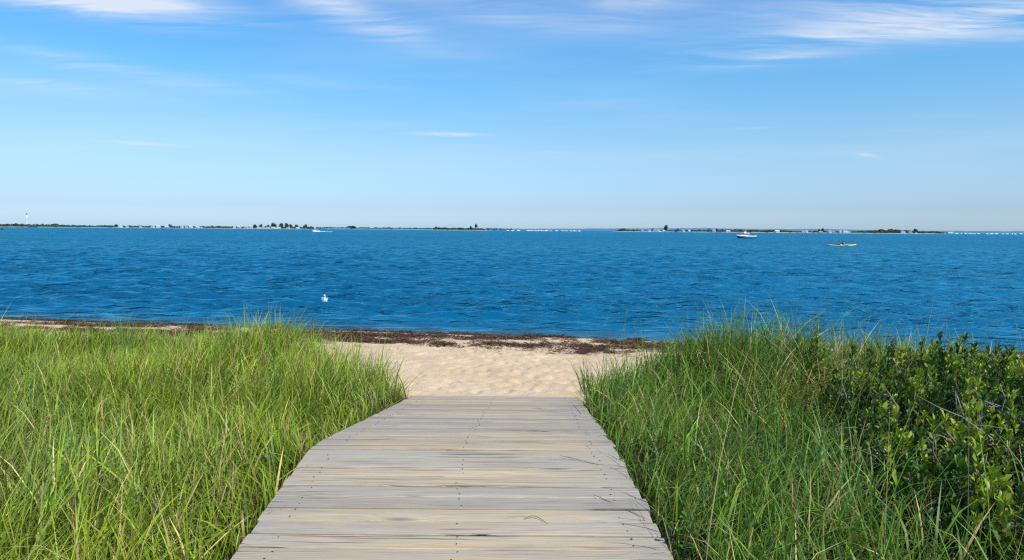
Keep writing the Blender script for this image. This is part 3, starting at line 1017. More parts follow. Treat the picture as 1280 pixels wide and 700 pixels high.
# loose grass blades lying on the boards
for i, (x0, y0, x1, y1, lab) in enumerate([
        (655, 652, 690, 660, 'short loose grass blade lying on the boards right of the centre nails'),
        (700, 583, 796, 592, 'long thin grass blade lying across the right side of the boards near the slope'),
        (742, 627, 812, 655, 'dry grass blade lying on the right edge of the boards, closest to the viewer')]):
    a, b = ray(x0, y0), ray(x1, y1)
    pa, pb = [Vector((0, 0, EYE)) + v * (1.585 / -v.z) for v in (a, b)]
    pts, rr = [], random.Random(i + 5)
    for k in range(9):
        t = k / 8
        p = pa.lerp(pb, t)
        bow = math.sin(t * math.pi) * (0.05, -0.06, 0.035)[i]
        q = Vector((p.x, p.y + bow, 0))
        q.z = float(deck_z(q.y)) + 0.008 + 0.008 * math.sin(t * 5 + i)
        pts.append(q - pa)
    m = MB(); m.tube(pts, [0.001] + [0.0022] * 5 + [0.0018, 0.0015, 0.0006], 5)
    o = m.build('fallen_straw', plain('loose_blade', ((0.20, 0.24, 0.06), (0.16, 0.22, 0.05), (0.17, 0.14, 0.08))[i], 0.6, 0.2, 0.2, 20), None, True)
    o.location = pa
    tag(o, lab, 'grass blade')

# ------------------------------------------------------------------ seaweed wrack on the beach
rng = np.random.default_rng(77)
n = 520000
wx_ = rng.uniform(-22, 14, n)
yb_ = rng.uniform(12.8, 17.8, n)
nz = fbm(wx_ * 0.9 + 5, yb_ * 2.6 + 2, 4)
nz2 = fbm(wx_ * 2.8 + 15, yb_ * 7 + 2, 3)
off = (fbm(wx_ * 0.25, wx_ * 0 + 3, 2) - 0.5)
b1 = np.exp(-((yb_ - 17.5 - 0.2 * off) / 0.22) ** 2) * 0.95           # along the water
b2 = np.exp(-((yb_ - 16.0 + 0.9 * off) / 0.70) ** 2) * 0.92          # main band
b3 = np.exp(-((yb_ - 14.5 - 1.2 * off) / 0.85) ** 2) * 0.96           # inner, broken band
band = np.maximum(np.maximum(b1, b2), b3)
dens = sstep(0.556, 0.655, band * 0.37 + nz * 0.58 + (nz2 - 0.5) * 0.46)
dens = dens * (0.6 + 0.4 * sstep(-16, -8, wx_)) + 0.010 * sstep(12.8, 14.2, yb_)
wy_ = yb_ + (shore_y(wx_) - SHORE)
keep = (rng.random(n) < dens * 0.62) & (veg_density(wx_, wy_) < 0.6)
wx_, wy_, dens = wx_[keep], wy_[keep], dens[keep]
N = len(wx_)
pile = dens * 0.055 * (0.5 + fbm(wx_ * 5, wy_ * 5, 2))
wz_ = ground(wx_, wy_) + 0.006 + pile * rng.random(N)
a = rng.normal(0.1, 0.9, N); L = rng.uniform(0.04, 0.16, N); Wd = rng.uniform(0.006, 0.016, N)
u = np.stack([np.cos(a), np.sin(a), rng.normal(0, 0.18, N)], 1); v = np.stack([-np.sin(a), np.cos(a), rng.normal(0, 0.5, N)], 1)
c0 = np.stack([wx_, wy_, wz_], 1)
bow = rng.normal(0, 0.25, (N, 1)) * L[:, None] * v + np.stack([np.zeros(N), np.zeros(N), rng.uniform(0, 0.02, N)], 1)
V = np.zeros((N, 6, 3))
for k, t in enumerate((-0.5, 0.0, 0.5)):
    ctr = c0 + u * (L * t)[:, None] + (bow if k == 1 else 0)
    wk = (Wd * (0.4 if k != 1 else 1.0))[:, None]
    V[:, 2 * k] = ctr - v * wk / 2; V[:, 2 * k + 1] = ctr + v * wk / 2
b = (np.arange(N) * 6)[:, None]
Q = np.concatenate([b + np.array([[0, 1, 3, 2]]), b + np.array([[2, 3, 5, 4]])], 0)
cc = np.array([0.072, 0.036, 0.020])[None] * rng.uniform(0.5, 1.7, (N, 1)) + rng.normal(0, 0.004, (N, 3)).clip(-.008, .02)
cc = np.where(rng.random((N, 1)) < 0.06, np.array([0.16, 0.11, 0.06]), cc)
sw = np_mesh('seaweed', V.reshape(-1, 3), Q, None, WRACK, attrs={'col': np.repeat(cc, 6, 0)})
tag(sw, 'dark brown strands of washed-up seaweed in broken bands along the water line', 'seaweed', kind='stuff')

# ------------------------------------------------------------------ gull on the water
GULLW = plain('white_feathers', (0.80, 0.80, 0.80), 0.7, 0.2, 0.05, 30)
GULLG = plain('grey_feathers', (0.42, 0.44, 0.47), 0.7, 0.2, 0.1, 30)
BEAK = plain('yellow_beak', (0.65, 0.42, 0.08), 0.4, 0.4, 0.1, 30)
gp = at(404.7, 25.3, 0.03)
gull = empty('gull', gp, rad(-90 + 14))
gull.scale = (1.1, 1.1, 1.25)                # local +x is its beak: it faces the beach
tag(gull, 'white gull floating on the water off the beach, facing the shore', 'bird')
b = MB()
ring = []
for xx, zc, ry, rz in ((-0.27, 0.115, 0.012, 0.010), (-0.20, 0.10, 0.045, 0.03), (-0.10, 0.075, 0.082, 0.062), (0.0, 0.065, 0.098, 0.085), (0.08, 0.072, 0.090, 0.090),
                      (0.125, 0.105, 0.064, 0.075), (0.145, 0.155, 0.042, 0.046), (0.153, 0.195, 0.034, 0.038), (0.165, 0.228, 0.036, 0.036), (0.190, 0.240, 0.028, 0.027), (0.206, 0.238, 0.012, 0.013)):
    tilt = 0 if xx < 0.09 else (0.8 if xx < 0.16 else 0.2)
    ring.append([Vector((xx + rz * math.sin(k * math.pi / 8) * -tilt * 0.8, ry * math.cos(k * math.pi / 8), zc + rz * math.sin(k * math.pi / 8) * (1 - 0.35 * tilt))) for k in range(16)])
b.rings(ring)
b.build('body', GULLW, gull, True)
for sgn in (-1, 1):
    w = MB()
    rr_ = []
    for xx, yy, zc, t in ((0.07, 0.088, 0.105, 0.012), (0.0, 0.103, 0.115, 0.022), (-0.12, 0.085, 0.125, 0.020), (-0.24, 0.045, 0.135, 0.012), (-0.33, 0.012, 0.145, 0.003)):
        rr_.append([Vector((xx, sgn * (yy + t * .4 * math.cos(k * math.pi / 4)), zc + t * 1.8 * math.sin(k * math.pi / 4))) for k in range(8)])
    w.rings(rr_)
    w.build('wing', GULLG, gull, True)
    e = MB(); e.lathe([(0.0015, -0.004), (0.004, 0), (0.0015, 0.004)], 8, (0.186, sgn * 0.028, 0.247)); e.build('eye', BLACK, gull, True)
k = MB(); k.rings([[Vector((xx, r_ * math.cos(q * 1.047), 0.236 + (-0.01 if xx > 0.245 else 0) + r_ * math.sin(q * 1.047))) for q in range(6)] for xx, r_ in ((0.200, 0.010), (0.225, 0.008), (0.248, 0.005), (0.255, 0.001))])
k.build('beak', BEAK, gull, True)

# ------------------------------------------------------------------ boats
def hull_mesh(L, B, D, draft=0.35, n=14, flare=1.0, bowrise=0.35):
    """planing hull: local +x is the bow, z=0 is the waterline"""
    b = MB(); rings = []
    for i in range(n + 1):
        t = i / n
        xx = -L / 2 + L * t
        w = B / 2 * (1 - max(0, (t - 0.45) / 0.55) ** 2.2) + 0.012
        wc = B / 2 * 0.86 * (1 - max(0, (t - 0.35) / 0.65) ** 1.7) + 0.008
        zs = D * (1 + bowrise * t * t)
        zk = -draft * (1 - max(0, (t - 0.6) / 0.4) ** 2) + zs * 0.75 * max(0, (t - 0.82) / 0.18) ** 2
        zc = zk + 0.25 + 0.35 * D * t * t
        xo = 0.10 * L * t ** 3 * 0.35
        rings.append([Vector((xx, 0, zk)), Vector((xx, wc, zc)), Vector((xx + xo, w, zs)), Vector((xx + xo, w - 0.10 if w > .14 else w * .3, zs + 0.001)),
                      Vector((xx + xo, 0, zs - 0.02)), Vector((xx + xo, -(w - 0.10 if w > .14 else w * .3), zs + 0.001)), Vector((xx + xo, -w, zs)), Vector((xx, -wc, zc))])
    b.rings(rings)
    return b


def gunwale_mesh(L, B, D, bowrise, h, n=14):
    b = MB(); rings = []
    for i in range(n + 1):
        t = i / n
        w = B / 2 * (1 - max(0, (t - 0.45) / 0.55) ** 2.2) + 0.03
        zs = D * (1 + bowrise * t * t)
        xx = -L / 2 + L * t + 0.10 * L * t ** 3 * 0.35
        hh = h * (0.75 + 0.25 * t)
        q = max(0.01, w - 0.20)
        rings.append([Vector((xx, w, zs + 0.003)), Vector((xx, w - 0.02, zs + hh)), Vector((xx, q, zs + hh * 1.05)), Vector((xx, q, zs + 0.003))])
    r2 = [[Vector((p.x, -p.y, p.z)) for p in reversed(r)] for r in rings]
    b.rings(rings); b.rings(r2)
    return b


def outboard(parent, x, y, z):
    ob = MB()
    ob.box((x, y, z + 0.42), (0.55, 0.42, 0.55), None, 0.72)
    o = ob.build('outboard_motor', WHITE, parent)
    lg = MB()
    lg.box((x + 0.02, y, z - 0.13), (0.26, 0.16, 0.56), None, 1.15)
    lg.box((x - 0.02, y, z - 0.42), (0.5, 0.05, 0.04))
    lg.build('motor_leg', BLACK, o)
    return o


def motor_yacht(px, d, rz):
    root = empty('motor_boat', at(px, d, 0), rz)
    L, B, D = 7.6, 2.7, 0.66
    hull_mesh(L, B, D, 0.4, bowrise=0.42).build('hull', NAVY, root, True)
    gunwale_mesh(L, B, D, 0.42, 0.46).build('gunwale', WHITE, root, True)
    c = MB()
    c.rings([[Vector((xx, y, z)) for y, z in ((-w, 0.86), (w, 0.86), (w * .9, zt), (-w * .9, zt))] for xx, w, zt in ((-0.55, 1.0, 1.42), (0.9, 1.0, 1.45), (2.2, 0.62, 1.40), (2.8, 0.25, 1.25))])
    c.build('cabin', WHITE, root)
    s = MB()
    s.rings([[Vector((xx, y, z)) for y, z in ((-w, z0), (w, z0), (w * .92, z1), (-w * .92, z1))] for xx, w, z0, z1 in ((-0.45, 0.92, 1.43, 1.90), (0.75, 0.90, 1.46, 1.90), (1.35, 0.72, 1.44, 1.50))])
    s.build('windshield', GLASS, root)
    h = MB(); h.box((0.05, 0, 2.06), (2.5, 2.05, 0.10), None, 0.94); h.build('hardtop', WHITE, root)
    for sx in (-1.0, 1.0):
        for sy in (-0.9, 0.9):
            p = MB(); p.tube([(sx * 0.9, sy, 0.95), (sx * 1.0, sy * .97, 2.02)], 0.035, 6); p.build('hardtop_post', ALU, root)
    f = MB(); f.rings([[Vector((xx, y, z)) for y, z in ((-w, 2.112), (w, 2.112), (w * .85, zt), (-w * .85, zt))] for xx, w, zt in ((0.0, 0.5, 2.5), (0.5, 0.55, 2.75), (0.9, 0.4, 2.6))])
    f.build('upper_helm', WHITE, root)
    vs = MB(); vs.box((-0.15, 0, 3.0), (0.02, 0.02, 0.02)); 
    bt = MB(); bt.box((0.55, 0, 3.02), (1.6, 1.3, 0.06)); bt.build('sun_top', WHITE, root)
    for sy in (-0.55, 0.55):
        p = MB(); p.tube([(0.1, sy, 2.12), (0.2, sy, 2.98)], 0.025, 6); p.build('sun_top_post', ALU, root)
    an = MB(); an.tube([(-0.6, 0.85, 2.1), (-0.9, 0.9, 4.0)], [0.02, 0.008], 5); an.build('antenna', WHITE, root)
    r = MB()
    pts = [(0.9, 1.12, 1.2), (1.9, 0.98, 1.62), (2.9, 0.62, 1.72), (3.6, 0.05, 1.78), (2.9, -0.62, 1.72), (1.9, -0.98, 1.62), (0.9, -1.12, 1.2)]
    r.tube(pts, 0.022, 6); r.build('bow_rail', ALU, root, True)
    for sy in (-0.4, 0.4): outboard(root, -3.95, sy, 0.5)
    ck = MB(); ck.box((-1.6, 0, 0.98), (1.0, 1.5, 0.25)); ck.build('stern_seat', WHITE, root)
    return root


my = motor_yacht(932.5, 268, rad(180 + 9))
tag(my, 'dark-hulled white motor boat with hard top, bow to the left, drifting off the right shore', 'motor boat')


def small_cruiser(L=6.0, B=2.2, D=0.75, hullm=WHITE, top=True):
    root = empty('motor_boat')
    hull_mesh(L, B, D, 0.3).build('hull', hullm, root, True)
    gunwale_mesh(L, B, D, 0.35, 0.16).build('gunwale', WHITE, root, True)
    c = MB(); c.box((0.3, 0, D + 0.45), (L * 0.3, B * 0.55, 0.8), None, 0.82); c.build('cabin', WHITE, root)
    w = MB(); w.box((0.3, 0, D + 1.02), (L * 0.26, B * 0.50, 0.30), None, 0.92); w.build('window_band', GLASS, root)
    if top:
        t = MB(); t.box((0.0, 0, D + 1.25), (L * 0.36, B * 0.7, 0.08)); t.build('hardtop', WHITE, root)
    outboard(root, -L / 2 - 0.2, 0, 0.42)
    return root


sb = small_cruiser(5.6, 2.1, 0.8)
sb.location = at(394.5, 520, 0.1); sb.rotation_euler = (0, rad(-3), rad(180 - 6)); sb.name = 'speedboat'
tag(sb, 'small white speedboat running left past the end of the left shore, trailing foam', 'speedboat')
an = MB(); an.tube([(-0.9, 0.5, 1.5), (-1.1, 0.5, 4.2)], [0.03, 0.012], 5); an.build('antenna', WHITE, sb)
FOAM = plain('white_foam', (0.82, 0.85, 0.87), 0.9, 0.1, 0.1, 3)
fr = random.Random(9)
fm = MB()
o0 = at(394.5, 520)
for i in range(110):
    t = fr.random()
    xx = 2.6 + 9.5 * t ** 1.2; yy = fr.gauss(0, 0.5 + 0.6 * t)
    s_ = fr.uniform(0.15, 0.5) * (1.15 - t * .6)
    zz = max(0.05, (0.5 - t * 0.45) * fr.random()) + 0.05
    fm.lathe([(s_ * .6, -0.05), (s_, 0.06), (s_ * .5, 0.16)], 6, (xx, yy, zz), 1.7, 0.8)
for i in range(50):
    fm.lathe([(0.15, -0.05), (0.3, 0.1), (0.1, 0.25)], 6, (fr.uniform(-2.2, 2.4), -1.1 + fr.gauss(0, .2), 0.05), 1.6, 0.8)
fo = fm.build('foam', FOAM, None, True); fo.location = o0
tag(fo, 'white wake foam behind the speedboat', 'foam', kind='stuff')

# rows of boats at anchor in the far distance
boat0 = small_cruiser(6.4, 2.4, 0.95)
boat1 = small_cruiser(7.5, 2.6, 1.0, plain('pale_blue_gelcoat', (0.55, 0.68, 0.78), 0.3, 0.5, 0.05))
boat2 = small_cruiser(5.5, 2.2, 0.9, WHITE, False)
PROT = [boat0, boat1, boat2]
used = set()


def place_boat(kind, px, d, rz, label, group, sc=1.0):
    o = PROT[kind] if kind not in used else copy_tree(PROT[kind])
    used.add(kind)
    o.location = at(px, d, 0.0); o.rotation_euler = (0, 0, rz); o.scale = (sc, sc, sc)
    tag(o, label, 'boat', group)
    return o


ORD = ['leftmost', 'second', 'third', 'fourth', 'fifth', 'sixth', 'seventh', 'eighth', 'ninth', 'tenth', 'eleventh', 'twelfth', 'thirteenth', 'fourteenth', 'fifteenth', 'sixteenth', 'seventeenth', 'eighteenth', 'nineteenth', 'twentieth']
br = random.Random(12)
mid_row = [(635, 2), (641, 1), (648, 0), (660.5, 0), (664, 1), (667.5, 0), (673, 0), (677, 1), (683, 1), (688, 2), (695.5, 0), (703, 1), (707.5, 0), (713.5, 0), (718, 1), (724, 0)]
for i, (px, k) in enumerate(mid_row):
    kn = ('white', 'pale blue', 'low white')[k]
    place_boat(k, px, 1450 + br.uniform(-60, 60), br.choice([0.2, 2.9, 0.6, 3.6]), f'tiny {kn} boat in the mid-picture row on the horizon, {ORD[i]} from the left' if i else 'tiny low white boat at the left end of the mid-picture row on the horizon',
               'boats anchored in mid-picture on the horizon', br.uniform(1.05, 1.3))
sail = small_cruiser(8.0, 2.4, 0.8, WHITE, False)
sail.name = 'sailboat'
sail.location = at(669.5, 1480, 0); sail.rotation_euler = (0, 0, 0.4)
m = MB(); m.tube([(0.4, 0, 0.9), (0.4, 0, 10.0)], [0.14, 0.08], 6); m.tube([(0.3, 0, 2.2), (-3.2, 0, 2.3)], 0.1, 6)
m.build('mast', WHITE, sail, True)
tag(sail, 'sailboat with one bare white mast among the anchored boats in mid-picture', 'sailboat')
right_row = [(1196, 0), (1202, 2), (1207, 1), (1212.5, 1), (1218, 2), (1223, 1), (1234, 0), (1239.5, 0), (1245.5, 1), (1253.5, 0), (1259, 1), (1265.5, 1), (1269, 0), (1276, 1)]
for i, (px, k) in enumerate(right_row):
    kn = ('white', 'pale blue', 'low white')[k]
    place_boat(k, px, 1500 + br.uniform(-60, 60), br.choice([0.2, 2.9, 0.6, 3.6]), f'tiny {kn} boat anchored beyond the right shore, {ORD[i]} from the left' if i else 'tiny white boat anchored closest to the tip of the right shore',
               'boats anchored beyond the right shore', br.uniform(1.2, 1.5))

# channel buoy at the left edge
GREEN = plain('green_buoy_paint', (0.03, 0.10, 0.075), 0.5, 0.4, 0.15)
cb = empty('channel_buoy', at(2.6, 480, 0))
tag(cb, 'dark green can buoy afloat at the left edge below the far shore', 'buoy')
b = MB(); b.lathe([(0.55, -0.4), (0.80, -0.15), (0.80, 0.22), (0.62, 0.30)], 16); b.build('float', GREEN, cb, True)
b = MB(); b.lathe([(0.60, 0.303), (0.60, 1.45), (0.54, 1.52)], 16); b.build('can', GREEN, cb, True)
b = MB(); b.lathe([(0.05, 1.523), (0.05, 1.75), (0.11, 1.78), (0.11, 1.9), (0.03, 1.95)], 10); b.build('lamp', BLACK, cb, True)

# ------------------------------------------------------------------ kayaks and paddlers
SALMON = plain('salmon_plastic', (0.52, 0.28, 0.18), 0.4, 0.4, 0.08)
YELLOW = plain('yellow_plastic', (0.80, 0.60, 0.04), 0.4, 0.4, 0.08)
SKIN = plain('skin', (0.52, 0.31, 0.22), 0.55, 0.3, 0.08, 10)
HAIR = plain('dark_hair', (0.025, 0.018, 0.014), 0.6, 0.3, 0.3, 60)
VEST = plain('dark_vest', (0.025, 0.027, 0.04), 0.8, 0.2, 0.2, 10)


def kayak(px, d, L, mat, rz, label, seat=-0.36):
    root = empty('kayak', at(px, d, 0), rz)
    tag(root, label, 'kayak', 'kayaks on the water')
    b = MB(); rings = []
    n = 18
    for i in range(n + 1):
        t = i / n
        e = math.sin(math.pi * t) ** 0.62
        w = 0.33 * e + 0.006
        zt = 0.20 + 0.16 * abs(2 * t - 1) ** 2.5
        zb = -0.10 + 0.22 * abs(2 * t - 1) ** 4
        zm = zb * .4 + zt * .6
        xx = -L / 2 + L * t
        rings.append([Vector((xx, 0, zb)), Vector((xx, w * .75, zb + (zm - zb) * .35)), Vector((xx, w, zm)), Vector((xx, w * .8, zt - .02)), Vector((xx, 0, zt + .02)), Vector((xx, -w * .8, zt - .02)), Vector((xx, -w, zm)), Vector((xx, -w * .75, zb + (zm - zb) * .35))])
    b.rings(rings); b.build('hull', mat, root, True)
    c = MB(); rg = []
    for k in range(24):
        a = 2 * math.pi * k / 24
        rg.append((seat + 0.21 + 0.48 * math.cos(a), 0.235 * math.sin(a), 0.235))
    rg.append(rg[0]); c.tube(rg, 0.028, 6, False); c.build('cockpit_rim', BLACK, root, True)
    s = MB(); s.box((seat - 0.14, 0, 0.33), (0.06, 0.34, 0.30)); s.build('seat_back', BLACK, root)
    return root


def paddler(boat, vest, label, lean=0.0, seat=-0.36):
    """one seated body grown over a skeleton, arms forward on the paddle"""
    root = empty('person', boat.location.copy(), boat.rotation_euler.z)
    tag(root, label, 'person', 'paddlers in the kayaks')
    X0, Z0 = seat, 0.06
    J, E, RD = [], [], []

    def j(p, r, par=None):
        J.append(Vector(p) + Vector((X0, 0, Z0))); RD.append(r)
        if par is not None: E.append((par, len(J) - 1))
        return len(J) - 1
    pel = j((0, 0, 0.08), 0.13)
    wai = j((0.02, 0, 0.26), 0.115, pel)
    che = j((0.05 + lean, 0, 0.44), 0.135, wai)
    nb_ = j((0.07 + lean, 0, 0.56), 0.06, che)
    nk = j((0.08 + lean, 0, 0.62), 0.052, nb_)
    hd = j((0.10 + lean, 0, 0.70), 0.088, nk)
    j((0.105 + lean, 0, 0.79), 0.075, hd)
    for sy in (-1, 1):
        sh = j((0.06 + lean, 0.17 * sy, 0.51), 0.062, che)
        el = j((0.20 + lean, 0.30 * sy, 0.32 + 0.05 * sy), 0.045, sh)
        wr_ = j((0.44 + lean, 0.30 * sy, 0.36 + 0.08 * sy), 0.030, el)
        pa = j((0.50 + lean, 0.30 * sy, 0.375 + 0.08 * sy), 0.034, wr_)
        for q in range(4):
            f1 = j((0.555 + lean, 0.30 * sy + (q - 1.5) * 0.022, 0.395 + 0.08 * sy), 0.010, pa)
            j((0.565 + lean, 0.30 * sy + (q - 1.5) * 0.022, 0.355 + 0.08 * sy), 0.009, f1)
        th = j((0.515 + lean, 0.30 * sy - 0.045 * sy, 0.36 + 0.08 * sy), 0.011, pa)
        j((0.545 + lean, 0.30 * sy - 0.040 * sy, 0.345 + 0.08 * sy), 0.010, th)
        hp = j((0.06, 0.09 * sy, 0.04), 0.085, pel)
        kn = j((0.46, 0.13 * sy, 0.11), 0.062, hp)
        an_ = j((0.86, 0.10 * sy, -0.04), 0.042, kn)
        j((0.93, 0.10 * sy, 0.05), 0.032, an_)
    me = bpy.data.meshes.new('body')
    me.from_pydata([tuple(p) for p in J], E, [])
    me.materials.append(SKIN)
    ob = bpy.data.objects.new('body', me)
    col.objects.link(ob); ob.parent = root
    md = ob.modifiers.new('skin', 'SKIN')
    md.use_smooth_shade = True
    lay = me.skin_vertices[0] if me.skin_vertices else None
    if lay is None:
        bpy.context.view_layer.objects.active = ob
        lay = me.skin_vertices[0]
    for k, r_ in enumerate(RD):
        lay.data[k].radius = (r_, r_)
        lay.data[k].use_root = (k == 0)
    sd = ob.modifiers.new('smooth', 'SUBSURF'); sd.levels = 1; sd.render_levels = 2
    v = MB()
    v.rings([[Vector((X0 + xc + rx * math.cos(k * math.pi / 8), ry * math.sin(k * math.pi / 8), Z0 + zc)) for k in range(16)] for zc, xc, rx, ry in
             ((0.10, 0.0, 0.155, 0.185), (0.26, 0.02, 0.145, 0.175), (0.44, 0.05 + lean, 0.165, 0.205), (0.53, 0.06 + lean, 0.12, 0.17), (0.575, 0.065 + lean, 0.075, 0.09))])
    v.build('vest', vest, root, True)
    hr = MB()
    c = Vector((X0 + 0.085 + lean, 0, Z0 + 0.755))
    hr.lathe([(0.082, -0.09), (0.100, -0.03), (0.104, 0.03), (0.085, 0.085), (0.045, 0.112), (0.005, 0.118)], 16, c - Vector((0.015, 0, 0)), 1.0, 0.9)
    hr.build('hair', HAIR, root, True)
    for sy in (-1, 1):
        e = MB(); e.lathe([(0.004, -0.01), (0.012, 0), (0.004, 0.01)], 8, (X0 + 0.188 + lean, 0.03 * sy, Z0 + 0.735)); e.build('eye', BLACK, root, True)
    ns = MB(); ns.box((X0 + 0.195 + lean, 0, Z0 + 0.712), (0.04, 0.026, 0.045), None, 0.5); ns.build('nose', SKIN, root, True)
    mo = MB(); mo.box((X0 + 0.182 + lean, 0, Z0 + 0.678), (0.012, 0.045, 0.010)); mo.build('mouth', plain('lips', (0.4, 0.16, 0.13)), root)
    return root


def paddle(boat, label, lean=0.0, seat=-0.36):
    root = empty('paddle', boat.location.copy(), boat.rotation_euler.z)
    tag(root, label, 'paddle', 'paddles held by the paddlers')
    X = seat + 0.545 + lean
    a, b_ = Vector((X, -1.05, 0.06 + 0.375 - 0.28)), Vector((X, 1.05, 0.06 + 0.375 + 0.28))
    s = MB(); s.tube([a, b_], 0.016, 8); s.build('shaft', BLACK, root, True)
    dr = (b_ - a).normalized()
    for e, sg in ((a, -1), (b_, 1)):
        m = MB()
        m.rings([[e + dr * (sg * t) + Vector((w * math.cos(k * math.pi / 4), 0, 0.012 * math.sin(k * math.pi / 4))) for k in range(8)] for t, w in ((-0.02, 0.02), (0.08, 0.075), (0.25, 0.095), (0.36, 0.075), (0.40, 0.03))])
        m.build('paddle_blade', BLACK, root, True)
    return root


k1 = kayak(1049, 136.5, 3.9, SALMON, rad(174), 'salmon-coloured kayak on the water below the right shore, left of the yellow one')
k2 = kayak(1060.5, 139.5, 3.5, YELLOW, rad(-5), 'bright yellow kayak on the water below the right shore, partly behind the salmon-coloured one', -0.95)
k1.location = at(1047.5, 136.5, 0); k2.location = at(1060, 139.5, 0)
p1 = paddler(k1, VEST, 'person in a dark vest seated in the salmon-coloured kayak, holding a paddle')
p2 = paddler(k2, plain('black_vest', (0.02, 0.02, 0.022), 0.8, 0.2), 'person in a black vest seated in the yellow kayak, leaning forward on a paddle', 0.06, -0.95)
paddle(k1, 'dark double-bladed paddle held across the salmon-coloured kayak')
paddle(k2, 'dark double-bladed paddle held across the yellow kayak', 0.06, -0.95)

# ------------------------------------------------------------------ far shores
LANDM = attr_mat('far_land', 0.95, 0.05)


def shore(name, px0, px1, d, depth, height, veg_c, sand_c, taper=(30, 30), seed=0):
    """low island: beach face towards the viewer, flat green back"""
    n = 160
    V, C, Q = [], [], []
    rs = np.random.default_rng(seed)
    t = np.linspace(0, 1, n)
    px = px0 + (px1 - px0) * t
    end = np.clip(np.minimum((px - px0) / taper[0], (px1 - px) / taper[1]), 0, 1) ** 0.5
    wob = (fbm(t * 14 + seed, t * 0 + 2, 3) - 0.5) * depth * 0.5
    prof = [(0.0, -0.6, 1), (0.10, 0.35, 1), (0.22, 0.65, 1), (0.30, 0.9, 0), (0.6, 1.0, 0), (0.9, 0.6, 0), (1.0, -0.6, 0)]
    for i in range(n):
        for a, h, sd in prof:
            p = at(px[i], d + wob[i] * (1 - a) + (a - 0.5) * 2 * depth * (0.25 + 0.75 * end[i]) * 0.5 + depth / 2)
            V.append((p.x, p.y, h * height * (0.3 + 0.7 * end[i]) if h > 0 else h))
            C.append((sand_c if sd else veg_c) if rs.random() > 0.1 else [q * 0.8 for q in veg_c])
    m = len(prof)
    for i in range(n - 1):
        for k in range(m - 1):
            Q.append((i * m + k, (i + 1) * m + k, (i + 1) * m + k + 1, i * m + k + 1))
    o = np_mesh(name, np.array(V), quads=np.array(Q), mat=LANDM, attrs={'col': np.array(C)})
    tag(o, kind='structure')
    return o


def scrub(name, px0, px1, d, depth, prof, n, c0, label, seed, size=(1.2, 2.6)):
    """ragged strip of far bushes; prof(px) is the height of its top in metres"""
    rs = np.random.default_rng(seed)
    px = rs.uniform(px0, px1, n)
    top = np.array([prof(q) for q in px]) * (0.55 + 0.9 * fbm(px * 0.35, px * 0 + seed, 4))
    dd = d + depth * rs.uniform(0.25, 0.8, n)
    zz = 0.4 + rs.random(n) ** 0.7 * np.maximum(top - 0.4, 0.1)
    u = np.array([at(q, 1.0).x for q in px])
    c = np.stack([u * dd, dd, zz], 1)
    s_ = rs.uniform(*size, n) * np.clip(top / 3.0, 0.35, 1.2)
    a = rs.normal(0, 0.7, n); tl = rs.normal(0.2, 0.4, n)
    U = np.stack([np.cos(a), np.sin(a), np.zeros(n)], 1) * s_[:, None]
    Wv = np.stack([-np.sin(a) * np.sin(tl), np.cos(a) * np.sin(tl), np.cos(tl)], 1) * (s_ * 0.62)[:, None]
    V = np.stack([c - U * .8 - Wv * .5, c + U * .1 - Wv, c + U - Wv * .2, c + U * .55 + Wv * .8, c - U * .2 + Wv, c - U + Wv * .3], 1)
    b = (np.arange(n) * 6)[:, None]
    Q = np.concatenate([b + np.array([[0, 1, 2, 3]]), b + np.array([[0, 3, 4, 5]])], 0)
    cc = np.array(c0)[None] * rs.uniform(0.6, 1.4, (n, 1))  # c0 already carries painted-in distance haze
    o = np_mesh(name, V.reshape(-1, 3), quads=Q, mat=FARLEAF, attrs={'col': np.repeat(cc, 6, 0)})
    tag(o, label, 'scrub', kind='stuff')
    return o


hills = None
hp = np.interp(np.linspace(560, 1500, 120), [560, 620, 700, 760, 870, 940, 1020, 1150, 1280, 1500], [0.0, 1.0, 1.6, 2.4, 3.7, 3.0, 3.6, 2.2, 2.6, 2.4])
hv, hq = [], []
for i, q in enumerate(np.linspace(560, 1500, 120)):
    hh = hp[i] * 7.03 * (0.85 + 0.3 * vnoise(q * 0.15, 0.5)) + 2.8
    for a, f in ((0, -1), (120, 0.5), (320, 1.0), (700, 0.9), (1200, -1)):
        p = at(q, 6000 + a)
        hv.append((p.x, p.y, hh * f if f > 0 else -2))
for i in range(119):
    for k in range(4): hq.append((i * 5 + k, i * 5 + 5 + k, i * 5 + 6 + k, i * 5 + 1 + k))
hills = np_mesh('hills', np.array(hv), quads=np.array(hq), mat=LANDM, attrs={'col': np.tile([0.085, 0.205, 0.30], (len(hv), 1))})  # flat blue stands in for haze over the ridge
tag(hills, kind='structure')

MARSH, SANDC = (0.075, 0.12, 0.075), (0.40, 0.36, 0.28)
shore('left_shore', -120, 392, 1790, 120, 1.9, MARSH, (0.30, 0.33, 0.26), (60, 14), 1)
shore('far_left_shore', 380, 640, 2950, 200, 3.2, (0.10, 0.19, 0.21), (0.26, 0.36, 0.40), (40, 60), 2)  # distance haze mixed into both land colours
shore('islet', 538, 614, 1790, 70, 1.8, (0.055, 0.085, 0.05), (0.36, 0.38, 0.32), (10, 12), 3)
shore('right_shore', 766, 1186, 1490, 120, 1.5, (0.06, 0.085, 0.05), (0.44, 0.40, 0.32), (18, 30), 4)

